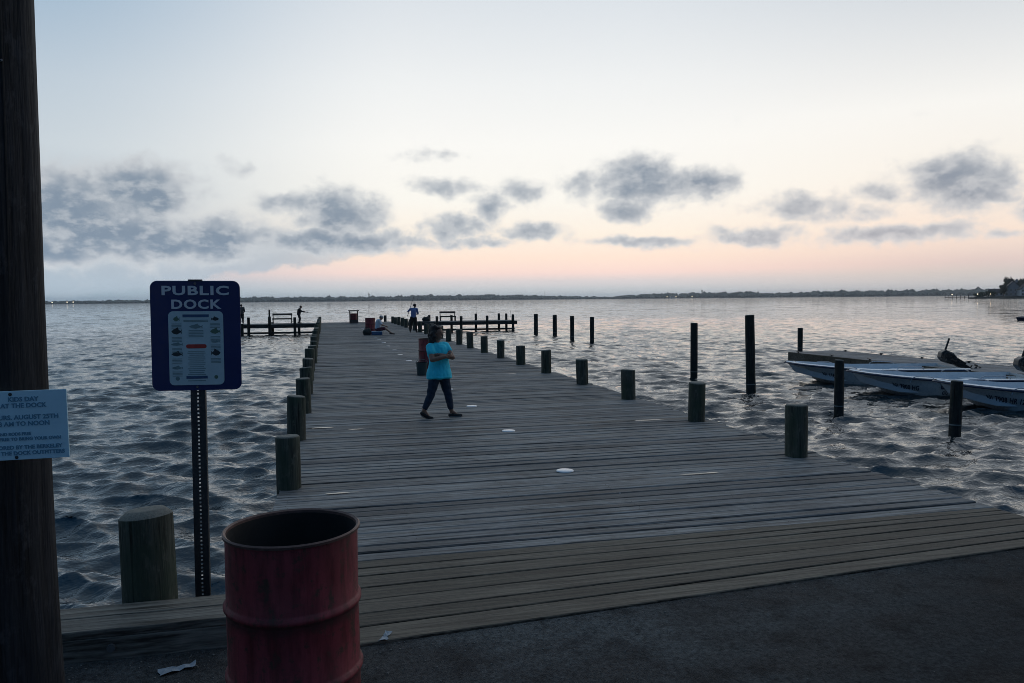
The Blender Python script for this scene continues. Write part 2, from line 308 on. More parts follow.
# ------------------------------------------------------------------ water
def make_water():
    m, nt, b = new_mat('bay water'); geo = nt.node('ShaderNodeNewGeometry'); P = geo.outputs['Position']
    b.inputs['Base Color'].default_value = (.006, .016, .02, 1); b.inputs['IOR'].default_value = 1.52
    b.inputs['Roughness'].default_value = .04; b.inputs['Specular IOR Level'].default_value = 1.0
    r = nt.node('ShaderNodeVectorMath', operation='LENGTH', ins={0: P}).outputs['Value']
    #far = nt.mapr(r, 12, 60, 0.1, 1, True); vfar = nt.mapr(r, 22, 90, 0, 1, True)
    rip = nt.math('ADD', nt.noise(nt.scale(P, (1, 1.7, 1)), 4.2, 3, .6), nt.math('MULTIPLY', nt.noise(nt.scale(P, (1, 1.7, 1)), 13.0, 2, .5), .3))
    bump = nt.node('ShaderNodeBump', ins={'Strength': 1.0, 'Filter Width': .05, 'Distance': 1.0, 'Height': nt.math('MULTIPLY', rip, .028)}).outputs[0]
    gust = nt.mapr(nt.noise(nt.scale(P, (.01, .03, 1)), 1.0, 4, .6), .3, .7, .7, 1.25)
    def tilt(sc, det, k):
        n = nt.node('ShaderNodeTexNoise', ins={'Vector': nt.scale(P, sc), 'Scale': 1.0, 'Detail': det, 'Roughness': .55})
        v = nt.node('ShaderNodeVectorMath', operation='SUBTRACT', ins={0: n.outputs['Color'], 1: (.5, .5, .5)}).outputs[0]
        return nt.node('ShaderNodeVectorMath', operation='MULTIPLY', ins={0: v, 1: (k*.7, k, 0)}).outputs[0]
    def vs(v, f): return nt.node('ShaderNodeVectorMath', operation='SCALE', ins={0: v, 'Scale': f}).outputs[0]
    def va(a, b_): return nt.node('ShaderNodeVectorMath', operation='ADD', ins={0: a, 1: b_}).outputs[0]
    # waves too small or too far for the mesh: facet slopes from noise
    nv = va(bump, vs(tilt((1.6, 2.6, 1), 2.0, .85), nt.math('MULTIPLY', nt.mapr(r, 9, 30, .15, 1, True), gust)))
    nv = va(nv, vs(tilt((1.5, .55, 1), 2.0, 1.15), nt.math('MULTIPLY', nt.mapr(r, 16, 45, 0, 1, True), gust)))
    nv = va(nv, vs(tilt((.45, .09, 1), 2.0, 1.5), nt.mapr(r, 70, 200, 0, 1, True)))
    nv = va(nv, vs(tilt((.2, .014, 1), 2.0, 1.1), nt.mapr(r, 250, 700, 0, 1, True)))
    nt.put(b.inputs['Normal'], nt.node('ShaderNodeVectorMath', operation='NORMALIZE', ins={0: nv}).outputs[0])
    ang = np.concatenate([np.arange(-82, -27, .7), np.arange(-27, 56, .092), np.arange(56, 104, .7)])
    rad = [2.2]
    while rad[-1] < 420: rad.append(rad[-1]*1.0045)
    while rad[-1] < 9000: rad.append(rad[-1]*1.06)
    rad = np.array(rad); A, RR = np.meshgrid(np.radians(ang), rad); X = (RR*np.sin(A)).astype(np.float32); Y = (RR*np.cos(A)).astype(np.float32); RR = RR.astype(np.float32)
    dx = np.zeros_like(X); dy = np.zeros_like(X); z = np.zeros_like(X)
    rng = np.random.default_rng(5)
    N = 150; lam = np.exp(rng.uniform(math.log(.13), math.log(1.3), N))
    for l in lam:
        th = R(193)+rng.normal(0, R(24)); k = 2*math.pi/l
        s = .052*(1.25 if .25 < l < .75 else 1.0 if l < .25 else .7)*rng.uniform(.6, 1.3); a = s/k
        fade = np.clip((l/(RR*.0045)-2)/2.5, 0, 1)*np.clip((400-RR)/150, 0, 1)
        ph = k*(X*math.sin(th)+Y*math.cos(th))+rng.uniform(0, 6.28); ca = np.cos(ph)*fade*a; sa = np.sin(ph)*fade*a
        z += ca; dx -= math.sin(th)*sa*.78; dy -= math.cos(th)*sa*.78
    # the bow-wave-like chop is a little rougher in patches
    v = np.stack([X+dx, Y+dy, WATER+z], -1).reshape(-1, 3); nr, nc = X.shape
    i = np.arange(nr*nc).reshape(nr, nc); q = np.stack([i[:-1, :-1], i[:-1, 1:], i[1:, 1:], i[1:, :-1]], -1).reshape(-1, 4)[:, ::-1]
    me = bpy.data.meshes.new('water'); me.vertices.add(len(v)); me.vertices.foreach_set('co', v.astype(np.float32).ravel())
    me.loops.add(q.size); me.loops.foreach_set('vertex_index', q.astype(np.int32).ravel()); me.polygons.add(len(q))
    me.polygons.foreach_set('loop_start', np.arange(0, q.size, 4, dtype=np.int32))
    me.polygons.foreach_set('use_smooth', np.ones(len(q), dtype=bool)); me.update(calc_edges=True); me.materials.append(m)
    kind(link('water', me), 'structure')
make_water()

# ------------------------------------------------------------------ ground
DL, DR = -0.5, 5.93             # deck edges
def edgeY(x): return 4.41+.087*(x-.16)
def make_ground():
    m, nt, b = new_mat('asphalt'); P = nt.node('ShaderNodeTexCoord').outputs['Object']
    g = nt.noise(P, 42, 5, .8); g2 = nt.node('ShaderNodeTexVoronoi', ins={'Vector': P, 'Scale': 150.0}).outputs['Distance']
    big = nt.noise(nt.scale(P, (.55, 1.2, 1)), 1.1, 6, .6, .3); md = nt.noise(P, 3.5, 5, .6)
    c = nt.ramp(g, [(.33, (.016, .017, .018)), (.67, (.092, .095, .097))])
    c = nt.mix(nt.mapr(big, .45, .58), c, nt.mix(1.0, c, (1.9, 1.95, 1.9), 'MULTIPLY'))
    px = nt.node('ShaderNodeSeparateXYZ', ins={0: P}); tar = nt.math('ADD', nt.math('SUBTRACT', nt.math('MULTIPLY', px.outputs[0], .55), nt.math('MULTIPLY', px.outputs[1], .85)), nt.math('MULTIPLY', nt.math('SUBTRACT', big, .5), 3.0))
    c = nt.mix(nt.mapr(tar, -2.4, -.7, 0, .85, True), c, nt.mix(1.0, c, (.3, .31, .34), 'MULTIPLY'))  # asphalt colour darkens toward the near right, edge broken up by noise
    c = nt.mix(nt.mapr(md, .52, .66), c, nt.mix(1.0, c, (.55, .55, .57), 'MULTIPLY'))
    sp = nt.node('ShaderNodeTexVoronoi', ins={'Vector': P, 'Scale': 9.0}).outputs['Distance']
    c = nt.mix(nt.math('MULTIPLY', nt.mapr(sp, .03, .06, 1, 0), nt.mapr(nt.noise(P, 6, 2), .56, .62)), c, (.3, .3, .29))
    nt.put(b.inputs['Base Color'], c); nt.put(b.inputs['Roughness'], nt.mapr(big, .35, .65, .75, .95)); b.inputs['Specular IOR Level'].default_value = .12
    nt.put(b.inputs['Normal'], nt.node('ShaderNodeBump', ins={'Strength': 1.0, 'Distance': .012, 'Height': nt.math('ADD', g, nt.math('MULTIPLY', g2, .6))}).outputs[0])
    mb = MB()
    line = [(-80, 4.6), (-.52, 4.6), (-.5, edgeY(-.5)+.0)]+[(x, edgeY(x)) for x in np.linspace(0, 5.96, 9)]+[(5.99, 4.97), (80, 4.97)]
    for (x0, y0), (x1, y1) in zip(line[:-1], line[1:]):
        mb.add([(x0, -70, -.012), (x1, -70, -.012), (x1, y1, -.012), (x0, y0, -.012)], [(0, 1, 2, 3)])
        mb.add([(x0, y0, -.012), (x1, y1, -.012), (x1, y1, -2.6), (x0, y0, -2.6)], [(0, 1, 2, 3)])
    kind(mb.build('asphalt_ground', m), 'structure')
make_ground()

# bulkhead: capped timber wall along the water's edge, left of the dock
def bulkhead(x0, x1, y, label):
    t = thing('bulkhead', label, 'sea wall', ((x0+x1)/2, y, 0))
    L = x1-x0
    c = MB(); c.box((0, .105, .137), (L, .20, .046)); c.box((0, .3, .139), (L, .17, .042)); bevel(c.build('cap_board', M['cap_plank'], t), .006)
    f = MB(); f.box((0, .03, .03), (L, .05, .165)); bevel(f.build('face_board', M['cap_plank'], t), .006)
    s = MB()
    for i in range(int(L/.3)): s.box((-L/2+.15+i*.3, .25+.012*(i % 2), -1.2), (.296, .06, 2.5))
    s.build('sheet_wall', M['beam'], t)
    bl = MB(); 
    for px in (x1-.62,): bl.tube([(px-(x0+x1)/2, .006, .055), (px-(x0+x1)/2, -.012, .055)], .022, 12)
    bl.build('bolt', M['steel'], t, True)
    return t
M['steel_dark'] = plain('rusty nail', (.03, .022, .018), .8); M['steel'] = plain('dull galvanised steel', (.16, .17, .18), .5, .6, .3, 30, .1)
bulkhead(-40, -.56, 4.6, 'timber capped sea wall along the asphalt left of the dock')
bulkhead(6.0, 46, 4.97, 'timber capped sea wall right of the dock')

# ------------------------------------------------------------------ dock
YN, YF, YW = 5.87, 69.5, 72.6
def planks(mb, x0f, x1f, y0, y1, w, gap, thick=.045, jz=.004):
    y = y0
    while y < y1-.02:
        ww = min(w*(1+random.uniform(-.06, .06)), y1-y); xa = x0f+random.uniform(-.012, .012); xb = x1f+random.uniform(-.03, .03)
        dz = random.uniform(-jz, jz); tl = random.uniform(-.003, .003); yb = y+ww-gap*random.uniform(.5, 1.7)
        n = 8; vs = []
        bow = random.uniform(-.004, .004); ph = random.uniform(0, 6)
        for i in range(n+1):
            x = xa+(xb-xa)*i/n; o = bow*math.sin(ph+i*.7); zz = dz+.003*math.sin(ph*2+i*.9)
            e = .009
            vs += [(x, y+o, -thick), (x, y+o, zz-e+tl), (x, y+o+e, zz+tl), (x, yb+o-e, zz-tl), (x, yb+o, zz-e-tl), (x, yb+o, -thick)]
        fs = [(i*6+k, i*6+(k+1) % 6, (i+1)*6+(k+1) % 6, (i+1)*6+k) for i in range(n) for k in range(6)]+[(5, 4, 3, 2, 1, 0), tuple(n*6+k for k in range(6))]
        mb.add(vs, fs); y += ww
def make_dock():
    t = thing('public_dock', 'long weathered plank dock running out over the water to a T', 'dock', (2.75, 4.6, 0))
    def part(mb, name, mat, sm=False):
        o = mb.build(name, mat, t, sm); o.location = (-2.75, -4.6, 0); return o
    a = MB(); planks(a, DL, DR, YN, YW, .178, .019); part(a, 'deck_planks', M['old_plank'])
    # newer boards at the land end, tapering to follow the kerb line
    n = MB(); ys = [0, .17, .36, .55, .74, .93, 1.06, 1.2]
    x0, x1 = DL, 5.95
    for i in range(7):
        lo0 = edgeY(x0)+.012; lo1 = edgeY(x1)+.012; f0, f1 = ys[i]/1.2, ys[i+1]/1.2
        if i == 0: f1 *= 1.15
        if i == 1: f0 *= 1.15
        g = .004 if i else 0; dz = random.uniform(-.002, .003)
        m = 14; vs = []
        for k in range(m+1):
            u = k/m; x = x0+(x1-x0)*u; L = lo0+(lo1-lo0)*u; ya = L+(YN-L)*f0+g; yb = L+(YN-L)*f1-.011; z = dz+.002*math.sin(i+k*.8)
            vs += [(x, ya, -.045), (x, ya, z-.005), (x, ya+.006, z), (x, yb-.006, z), (x, yb, z-.005), (x, yb, -.045)]
        n.add(vs, [(i2*6+k, i2*6+(k+1) % 6, (i2+1)*6+(k+1) % 6, (i2+1)*6+k) for i2 in range(m) for k in range(6)]+[(5, 4, 3, 2, 1, 0), tuple(m*6+k for k in range(6))])
    o = part(n, 'end_planks', M['new_plank']); o['label'] = 'newer brown boards at the land end'
    nh = MB()
    for xj in (-.38, .7, 1.75, 2.8, 3.85, 4.9, 5.78):
        y = YN
        while y < 19:
            for dy in (.045, .13):
                cx, cy = xj+random.uniform(-.02, .02), y+dy+random.uniform(-.01, .01)
                nh.add([(cx+.0065*math.cos(k*1.047), cy+.0065*math.sin(k*1.047), .009) for k in range(6)], [tuple(range(6))])
            y += .178
    kind(part(nh, 'nail_heads', M['steel_dark']), 'stuff')
    for x in (DL+.10, DR-.1, 1.7, 3.8):
        e = MB(); e.box((x, (YN+YW)/2-.6, -.19), (.08, YW-YN+1.0, .24)); part(e, 'stringer', M['beam'])
    # the two arms of the T
    for x0, x1, lab in ((-7.4, DL-.02, 'left arm of the T'), (DR+.02, 17.15, 'right arm of the T')):
        w = MB(); planks(w, x0, x1, YF, YW, .185, .011); wd = part(w, 'wing_deck', M['old_plank']); wd['label'] = lab
        f = MB()
        for y in (YF-.045, YW+.045): f.box(((x0+x1)/2, y, -.17), (x1-x0, .07, .30))
        f.box((x0+.0, (YF+YW)/2, -.18), (.07, YW-YF, .3)); f.box((x1, (YF+YW)/2, -.18), (.07, YW-YF, .3))
        fa = f.build('fascia', M['beam'], wd)
        br = MB(); br.box(((x0+x1)/2, YF+.22, -.74), (x1-x0-.3, .07, .16)); br.build('brace', M['beam'], wd)
    return t
make_dock()

# ------------------------------------------------------------------ piles
def pile_mesh(name, r, z0, z1, seed, mat, cham=.022, seg=20, lump=.05):
    rs = random.Random(seed); p1, p2, p3 = rs.uniform(0, 6), rs.uniform(0, 6), rs.uniform(0, 6)
    wob = lambda q, z: 1+lump*.5*math.sin(2*q+p1+z*.5)+lump*.35*math.sin(3*q+p2-z)+lump*.2*math.sin(7*q+p3+z*2)
    prof = [(r*1.03, z0)]; n = max(6, int((z1-z0)/.25))
    for i in range(1, n+1): prof.append((r*(1+.012*math.sin(p1+i)), z0+(z1-cham-z0)*i/n))
    prof += [(r*.985, z1-cham*.5), (r-cham*.6, z1), (r*.45, z1+.003), (.001, z1-.002)]
    mb = MB(); mb.lathe(prof, seg, wob=wob)
    ta, tb = rs.uniform(-.07, .07), rs.uniform(-.07, .07)
    mb.v = [(x, y, z+(x*ta+y*tb)*(z > z1-cham-.01)) for x, y, z in mb.v]
    return mb.mesh(name, mat, True)
near = [pile_mesh('pile_post', .13, -3, .62, s, M['pile']) for s in (1, 2, 3, 4)]
for me in near: me.set_sharp_from_angle(angle=R(42))
rowL = [8.42+2.8*k for k in range(22)]
for k, y in enumerate(rowL):
    for side, x, zt in (('left', -.40, .60), ('right', 5.68, .63)):
        o = bpy.data.objects.new('pile_post', near[random.randrange(4)]); COL.objects.link(o)
        o.location = (x+random.uniform(-.03, .03), y+random.uniform(-.1, .1)+.03, random.uniform(-.07, .04) + zt-.62); o.rotation_euler = (random.uniform(-.028, .028), random.uniform(-.028, .028), random.uniform(0, 6))
        if k == 0: o.location.x, o.location.y = (x if x < 0 else 5.60), y
        s = random.uniform(.94, 1.05); o.scale = (s, s, 1)
        if k == 0: d = 'thick round greenish pile post nearest the camera on the dock\'s %s edge' % side
        elif k < 21: d = '%s round pile post from the camera along the dock\'s %s edge' % (ORD[k], side)
        else: d = 'farthest round pile post in the row along the dock\'s %s edge' % side
        tag(o, d, 'pile post', 'pile posts along the dock edges')
# big bollard behind the sea wall
o = link('mooring_post', pile_mesh('mooring_post', .157, -3, .675, 9, M['pile'], cham=.075, seg=32, lump=.03)); o.location = (-1.09, 5.16, 0)
o.data.set_sharp_from_angle(angle=R(42)); o.rotation_euler.y = R(-1)
tag(o, 'stout round wooden post with chamfered top behind the sea wall cap', 'pile post')

def wing_pile(px, py, Y, h, label, r=.12):
    p = atY(px, py, Y); me = pile_mesh('wing_pile', r, -3, h, int(px*7), M['wet_pile'], seg=12)
    o = link('wing_pile', me); o.location = (p.x, Y, 0); tag(o, label, 'pile', 'piles of the T arms')
for i, (px, h) in enumerate([(436.9, .5), (461.2, .48), (487.2, .5), (513, .58)]):
    wing_pile(px, 320, YF-.19, h, '%s dark pile from the left on the near side of the right arm' % ['first', 'second', 'third', 'last'][i])
for i, (px, h) in enumerate([(429.3, .55), (451.5, .52), (475.9, .62), (498.9, .62)]):
    wing_pile(px, 320, YW+.2, h, '%s dark pile from the left on the far side of the right arm' % ['first', 'second', 'third', 'last'][i])
wing_pile(506.3, 320, YW+.2, .6, 'dark pile beside the outermost pile at the right arm\'s end')
for i, (px, h, Y) in enumerate([(248.6, .62, YF-.19), (272.5, .1, YW+.2), (294.8, .58, YF-.19), (299, .1, YW+.2), (242, .1, YF-.19)]):
    wing_pile(px, 324, Y, h, ['short dark pile beside the standing figure at the left arm\'s end', 'low pile under the bench of the left arm', 'dark pile right of the bench on the left arm', 'low pile beneath the bending figure on the left arm', 'low pile under the standing figure on the left arm'][i])
p = atY(269.6, 324, YF-.19)
mb = MB(); mb.lathe([(.13, -3), (.125, .1), (.12, .64), (.07, .7), (.07, 1.1), (.055, 1.25), (.001, 1.26)], 12)
o = mb.build('tall_post', M['wet_pile'], None, True); o.location = (p.x, YF-.19, 0); tag(o, 'tall dark pile narrowing to a thin top, left of the left arm\'s bench', 'pile', 'piles of the T arms')
p = ground(382.8, 320.8); o = link('end_post', pile_mesh('end_post', .13, -3, .58, 77, M['wet_pile'])); o.location = (p.x, YW+.14, 0)
tag(o, 'dark pile standing alone at the far end of the dock', 'pile')

def water_pile(px, ytop, ybot, wpx, label, lean=(0, 0), grp='mooring piles standing in the water'):
    p = ground(px, ybot, WATER); s = FPX/((np.array(p)-EYEP) @ fw); h = (ybot-ytop)/s; r = wpx/s/2
    o = link('mooring_pile', pile_mesh('mooring_pile', r, -2.5, h, int(px), M['wet_pile'], cham=.03)); o.location = (p.x, p.y+r, WATER); o.rotation_euler = (0, R(lean[0]), 0)
    o.data.set_sharp_from_angle(angle=R(42))
    b = MB(); b.lathe([(r*1.06, .24), (r*1.07, .245), (r*1.07, .262), (r*1.06, .267)], 20); b.build('tide_band', M['band'], o, True)
    tag(o, label, 'mooring pile', grp)
M['band'] = plain('pale weed line', (.2, .21, .2), .7)
water_pile(753.5, 315, 393, 9.4, 'tallest mooring pile, leaning slightly, in the water left of the boats', (-1.6, 0))
water_pile(695.5, 323, 379, 7, 'tall thin mooring pile behind the second dock post')
water_pile(841.5, 360, 417, 9, 'dark mooring pile in front of the farthest boat\'s side')
water_pile(959, 381, 438, 11, 'dark mooring pile before the bow of the nearest boat', (1.5, 0))
water_pile(801.5, 328, 353, 5, 'thin mooring pile behind the corner of the low floating dock')
for i, (px, a, b) in enumerate([(536.5, 314, 334), (555.5, 315, 336), (572.8, 316, 340), (592.8, 317, 343)]):
    water_pile(px, a, b, 4.2, ['leftmost', 'second from left', 'third from left', 'rightmost'][i]+' of four thin piles in open water beyond the dock', (0, 0), 'row of four piles in open water')

# ------------------------------------------------------------------ deck discs and wet marks
M['disc'] = plain('white enamel disc', (.78, .79, .8), .22, 0, .06, 14, spec=.8)
dm = MB(); dm.lathe([(.001, .012), (.085, .011), (.098, .006), (.1, -.002)], 24); dmesh = dm.mesh('deck_disc', M['disc'], True)
for k in range(18):
    o = bpy.data.objects.new('deck_disc', dmesh); COL.objects.link(o); o.location = (2.61+random.uniform(-.03, .03), 8.37+2.8*k, .004)
    if k == 0: l = 'round white disc nearest the camera on the middle of the dock'
    else: l = '%s round white disc from the camera along the middle of the dock' % (ORD[k] if k < 17 else 'farthest')
    tag(o, l, 'deck disc', 'white discs along the dock')
def blotch(name, c, sx, sy, mat, label, cat, z=.0065, seed=0):
    rs = random.Random(seed); pts = []
    for k in range(22):
        q = 2*math.pi*k/22; r = 1+rs.uniform(-.28, .28); pts.append((math.cos(q)*sx*r, math.sin(q)*sy*r, 0))
    mb = MB(); mb.add(pts+[(0, 0, .0012)], [(k, (k+1) % 22, 22) for k in range(22)]); o = mb.build(name, mat, None, True); o.location = (c.x, c.y, z)
    return tag(o, label, cat)
m, nt, b = new_mat('standing water'); b.inputs['Base Color'].default_value = (.02, .022, .025, 1); b.inputs['Roughness'].default_value = .04; b.inputs['Specular IOR Level'].default_value = 1.0; M['puddle'] = m
for i, (px, py, sx, sy, l) in enumerate([(645, 420.5, .33, .028, 'long thin puddle between planks near the third right post'), (661, 455, .13, .03, 'short narrow puddle left of the nearest right post'),
        (340, 493.5, .15, .02, 'thin puddle beside the nearest left post'), (322, 428, .2, .035, 'puddle beside the second left post'), (356, 429.5, .13, .025, 'small puddle streak right of the second left post'),
        (700, 474, .22, .02, 'faint wet streak on planks left of the nearest right post'), (512, 374, .1, .03, 'small wet patch near the dock\'s right edge posts')]):
    blotch('puddle', ground(px, py), sx, sy, M['puddle'], l, 'puddle', seed=i)
def scrap(px, py, s, mat, label, seed):
    rs = random.Random(seed); n = 7; mb = MB(); vs = []
    for i in range(n):
        for j in range(4): vs.append(((i/(n-1)-.5)*s*2.4+rs.uniform(-.1, .1)*s, (j/3-.5)*s*(.5+.5*abs(i-3)/3)+rs.uniform(-.1, .1)*s, rs.uniform(.0, .2)*s+.003))
    mb.add(vs, [(i*4+j, (i+1)*4+j, (i+1)*4+j+1, i*4+j+1) for i in range(n-1) for j in range(3)])
    o = mb.build('litter', mat, None, False); p = ground(px, py); o.location = (p.x, p.y, 0); o.rotation_euler.z = R(18)
    so = o.modifiers.new('t', 'SOLIDIFY'); so.thickness = .0015
    return tag(o, label, 'litter')
M['paper'] = plain('crumpled paper', (.26, .3, .34), .7, 0, .15, 20)
scrap(178, 668, .075, M['paper'], 'crumpled pale paper lying on the asphalt below the sea wall', 3).location.z = -.012
scrap(386, 637, .05, M['paper'], 'small curled paper scrap on the edge of the dock boards', 5).rotation_euler.z = R(70)

def gravel():
    rs = random.Random(12); mb = MB()
    for i in range(620):
        x = rs.uniform(-2.2, 6.2); y = (edgeY(x) if x > -.5 else 4.58)-abs(rs.gauss(0, .16 if i < 420 else .7))-.01
        q = rs.uniform(.002, .0065); mb.ball((x, y, -.012+q*.4), (q, q*rs.uniform(.7, 1.2), q*.7), 5, 3, Matrix.Rotation(rs.uniform(0, 3), 3, 'Z'))
    kind(mb.build('loose_gravel', plain('loose grit', (.15, .145, .135), .9, 0, .5, 30), None, False), 'stuff', 'loose grit gathered on the asphalt along the dock edge')
gravel()
# ------------------------------------------------------------------ foreground: drum, sign, pole
def rust_red(name, c1, c2, rust):
    m, nt, b = new_mat(name); P = nt.node('ShaderNodeTexCoord').outputs['Object']
    n1 = nt.noise(nt.scale(P, (1, 1, .5)), 4, 6, .6); n2 = nt.noise(nt.scale(P, (9, 9, 1.2)), 2, 6, .7); n3 = nt.noise(P, 16, 6, .7)
    c = nt.mix(nt.mapr(n1, .35, .65), c1, c2)
    c = nt.mix(nt.mapr(n2, .45, .62, 0, .75), c, nt.mix(1.0, c, (.4, .3, .3), 'MULTIPLY'))
    zz = nt.node('ShaderNodeSeparateXYZ', ins={0: P}).outputs[2]
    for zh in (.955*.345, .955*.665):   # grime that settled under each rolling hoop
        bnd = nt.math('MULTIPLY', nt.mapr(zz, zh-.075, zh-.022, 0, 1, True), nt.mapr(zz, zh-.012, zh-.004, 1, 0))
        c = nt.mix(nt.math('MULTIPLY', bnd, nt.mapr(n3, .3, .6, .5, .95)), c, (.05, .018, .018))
    ru = nt.mapr(nt.math('ADD', nt.math('MULTIPLY', n3, .7), nt.math('MULTIPLY', n2, .3)), .53, .6)
    c = nt.mix(ru, c, rust)
    nt.put(b.inputs['Base Color'], c); nt.put(b.inputs['Roughness'], nt.mapr(n3, .3, .7, .42, .75))
    nt.put(b.inputs['Normal'], nt.node('ShaderNodeBump', ins={'Strength': .25, 'Distance': .004, 'Height': nt.math('ADD', n3, n1)}).outputs[0]); return m
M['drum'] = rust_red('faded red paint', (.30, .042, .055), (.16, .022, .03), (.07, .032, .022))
M['drum_in'] = plain('sooty drum inside', (.02, .018, .017), .85, 0, .4)
M['rim'] = plain('rusty rim', (.12, .07, .06), .55, .3, .4, 30)
def drum(loc, label, h=.95, seg=64, parent=None):
    t = thing('trash_drum', label, 'trash drum', loc, random.uniform(0, 6))
    r = .287; prof = [(.27, 0), (r, .012)]
    z3 = h*.345; z6 = h*.665
    def hoop(z): return [(r, z-.028), (r+.004, z-.018), (r+.013, z-.006), (r+.013, z+.006), (r+.004, z+.018), (r, z+.028)]
    prof += hoop(z3)+[(r, (z3+z6)/2)]+hoop(z6)+[(r, (z6+h)/2), (r, h-.012)]
    ph = random.uniform(0, 6); wob = lambda q, z: 1+.007*math.sin(2*q+ph+z*3)+.004*math.sin(5*q+z*9+ph)-.02*math.exp(-((math.remainder(q-5.2-ph, 6.2832))/.22)**2-((z-h*.5)/.07)**2)
    b = MB(); b.lathe(prof, seg, wob=wob); b.build('shell', M['drum'], t, True)
    i = MB(); i.lathe([(r-.006, h-.012), (r-.006, .03), (.001, .03)], seg, wob=wob); i.build('inside', M['drum_in'], t, True)
    rr = MB(); rr.lathe([(r-.006, h-.012), (r-.005, h), (r+.004, h+.006), (r+.011, h), (r+.010, h-.010), (r, h-.014)], seg, wob=wob); rr.build('rim', M['rim'], t, True)
    return t
p = ground(292, 526, .95)
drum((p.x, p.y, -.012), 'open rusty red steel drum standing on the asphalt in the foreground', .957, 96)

def rrect(w, h, r, n=6):
    pts = []
    for cx, cz, a0 in ((w/2-r, h/2-r, 0), (-w/2+r, h/2-r, 90), (-w/2+r, -h/2+r, 180), (w/2-r, -h/2+r, 270)):
        for k in range(n+1): a = R(a0+90*k/n); pts.append((cx+r*math.cos(a), cz+r*math.sin(a)))
    return pts
M['navy'] = plain('navy sign face', (.008, .026, .13), .4, 0, .08, 6, scuff=None)
M['white'] = plain('white sign paint', (.74, .76, .78), .45, 0, .06, 10)
M['poster'] = plain('printed poster', (.56, .70, .72), .4, 0, .08, 8)
M['ink'] = plain('dark print', (.03, .045, .05), .5); M['grey_ink'] = plain('grey print', (.2, .3, .31), .5); M['red_ink'] = plain('red print', (.5, .05, .04), .5)
M['green_ink'] = plain('olive print', (.12, .2, .14), .5); M['blue_ink'] = plain('blue print', (.05, .11, .22), .5)
M['channel'] = plain('dark channel steel', (.06, .065, .07), .5, .5, .3, 30)
def dock_sign():
    Y = 5.3; t = thing('dock_sign', 'navy PUBLIC DOCK sign on a perforated steel post behind the sea wall', 'sign', (-.822, Y+.06, -.9), R(-4))
    p = MB(); zt = 2.98
    for sx in (-1, 1): p.box((sx*.0255, 0, zt/2-.4), (.039, .006, zt+.8)); p.box((sx*.043, .017, zt/2-.4), (.005, .034, zt+.8)); p.box((sx*.0, .0, 0), (.001, .001, .001))
    z = -.7
    while z < zt: p.box((0, 0, z), (.0125, .0055, .0145)); z += .0254
    p.build('post', M['channel'], t)
    w, h = .548, .705; zc = .9+1.735
    s = MB(); s.prism(rrect(w, h, .045), -.0095, -.0055); pn = s.build('sign_panel', M['navy'], t); pn.location = (0, 0, zc)
    yy = -.0112
    def fit(s_, z_, wd):
        o_ = text_obj('lettering', s_, .080, M['white'], pn, (0, yy, z_), bold=.0026, space=1.12)
        xs_ = [v.co.x for v in o_.data.vertices]; o_.scale.x = wd/(max(xs_)-min(xs_))
    fit('PUBLIC', .287, .41)
    fit('DOCK', .199, .305)
    q = MB(); q.prism([(x, z-.08) for x, z in rrect(.335, .475, .03)], -.0125, -.0097); q.build('rules_poster', M['poster'], pn)
    pr = MB(); y0, y1 = -.0138, -.0127
    def bar(x, z, w, h, mi): pr.prism([(x-w/2, z-h/2), (x+w/2, z-h/2), (x+w/2, z+h/2), (x-w/2, z+h/2)], y0, y1, mi)
    def fish(x, z, w, h, mi, fl=1):
        pts = [(-.5, 0), (-.3, .36), (0, .5), (.22, .3), (.36, .1), (.5, .42), (.45, 0), (.5, -.42), (.36, -.1), (.22, -.28), (0, -.45), (-.3, -.32)]
        pr.prism([(x+fl*a*w, z+c*h) for a, c in pts], y0, y1, mi)
        pr.prism([(x+fl*(-.1)*w, z+.5*h), (x+fl*.12*w, z+.72*h), (x+fl*.2*w, z+.3*h)], y0-.0001, y1-.0001, mi)
    bar(0, .128, .16, .018, 4); bar(0, .100, .15, .005, 1); bar(0, .092, .15, .004, 1)
    fish(0, .058, .085, .028, 1)
    for k in range(5): bar(0, .034-.01*k, .09, .004, 1)
    pr.prism([(x, z-.068) for x, z in rrect(.125, .026, .012)], y0, y1, 2)
    for k in range(13): bar(0, -.1-.0125*k, .10+.012*math.sin(k*2.2), .0038, 1)
    bar(0, -.268, .13, .018, 4); bar(0, -.29, .11, .004, 1)
    for x, items in ((-.118, [(.107, .04, .03, 3, 1), (.027, .065, .04, 0, 1), (-.055, .075, .02, 1, 1), (-.118, .07, .03, 0, 1), (-.206, .07, .022, 1, 1)]),
                     (.118, [(.107, .05, .025, 0, -1), (.027, .065, .035, 3, 1), (-.04, .06, .014, 1, 1), (-.112, .06, .04, 0, -1)])):
        for z, w, h, mi, fl in items:
            fish(x, z, w, h, mi, fl)
            for k in range(4): bar(x, z-h*.6-.012-.009*k, .06, .0035, 1)
    pr.ball((-.118, -.0132, -.275), (.013, .0005, .013), mi=1); pr.ball((.118, -.0132, -.268), (.012, .0005, .012), mi=3)
    pr.build('poster_print', [M['ink'], M['grey_ink'], M['red_ink'], M['green_ink'], M['blue_ink']], pn)
    for z in (.335, -.33):
        b = MB(); b.tube([(0, -.008, z), (0, -.016, z)], .008, 10); b.build('bolt', M['steel'], pn, True)
    c = MB(); c.box((0, -.004, .9+2.09), (.085, .02, .012)); c.build('bracket', M['channel'], t)
    t.rotation_euler.y = R(.4)
dock_sign()

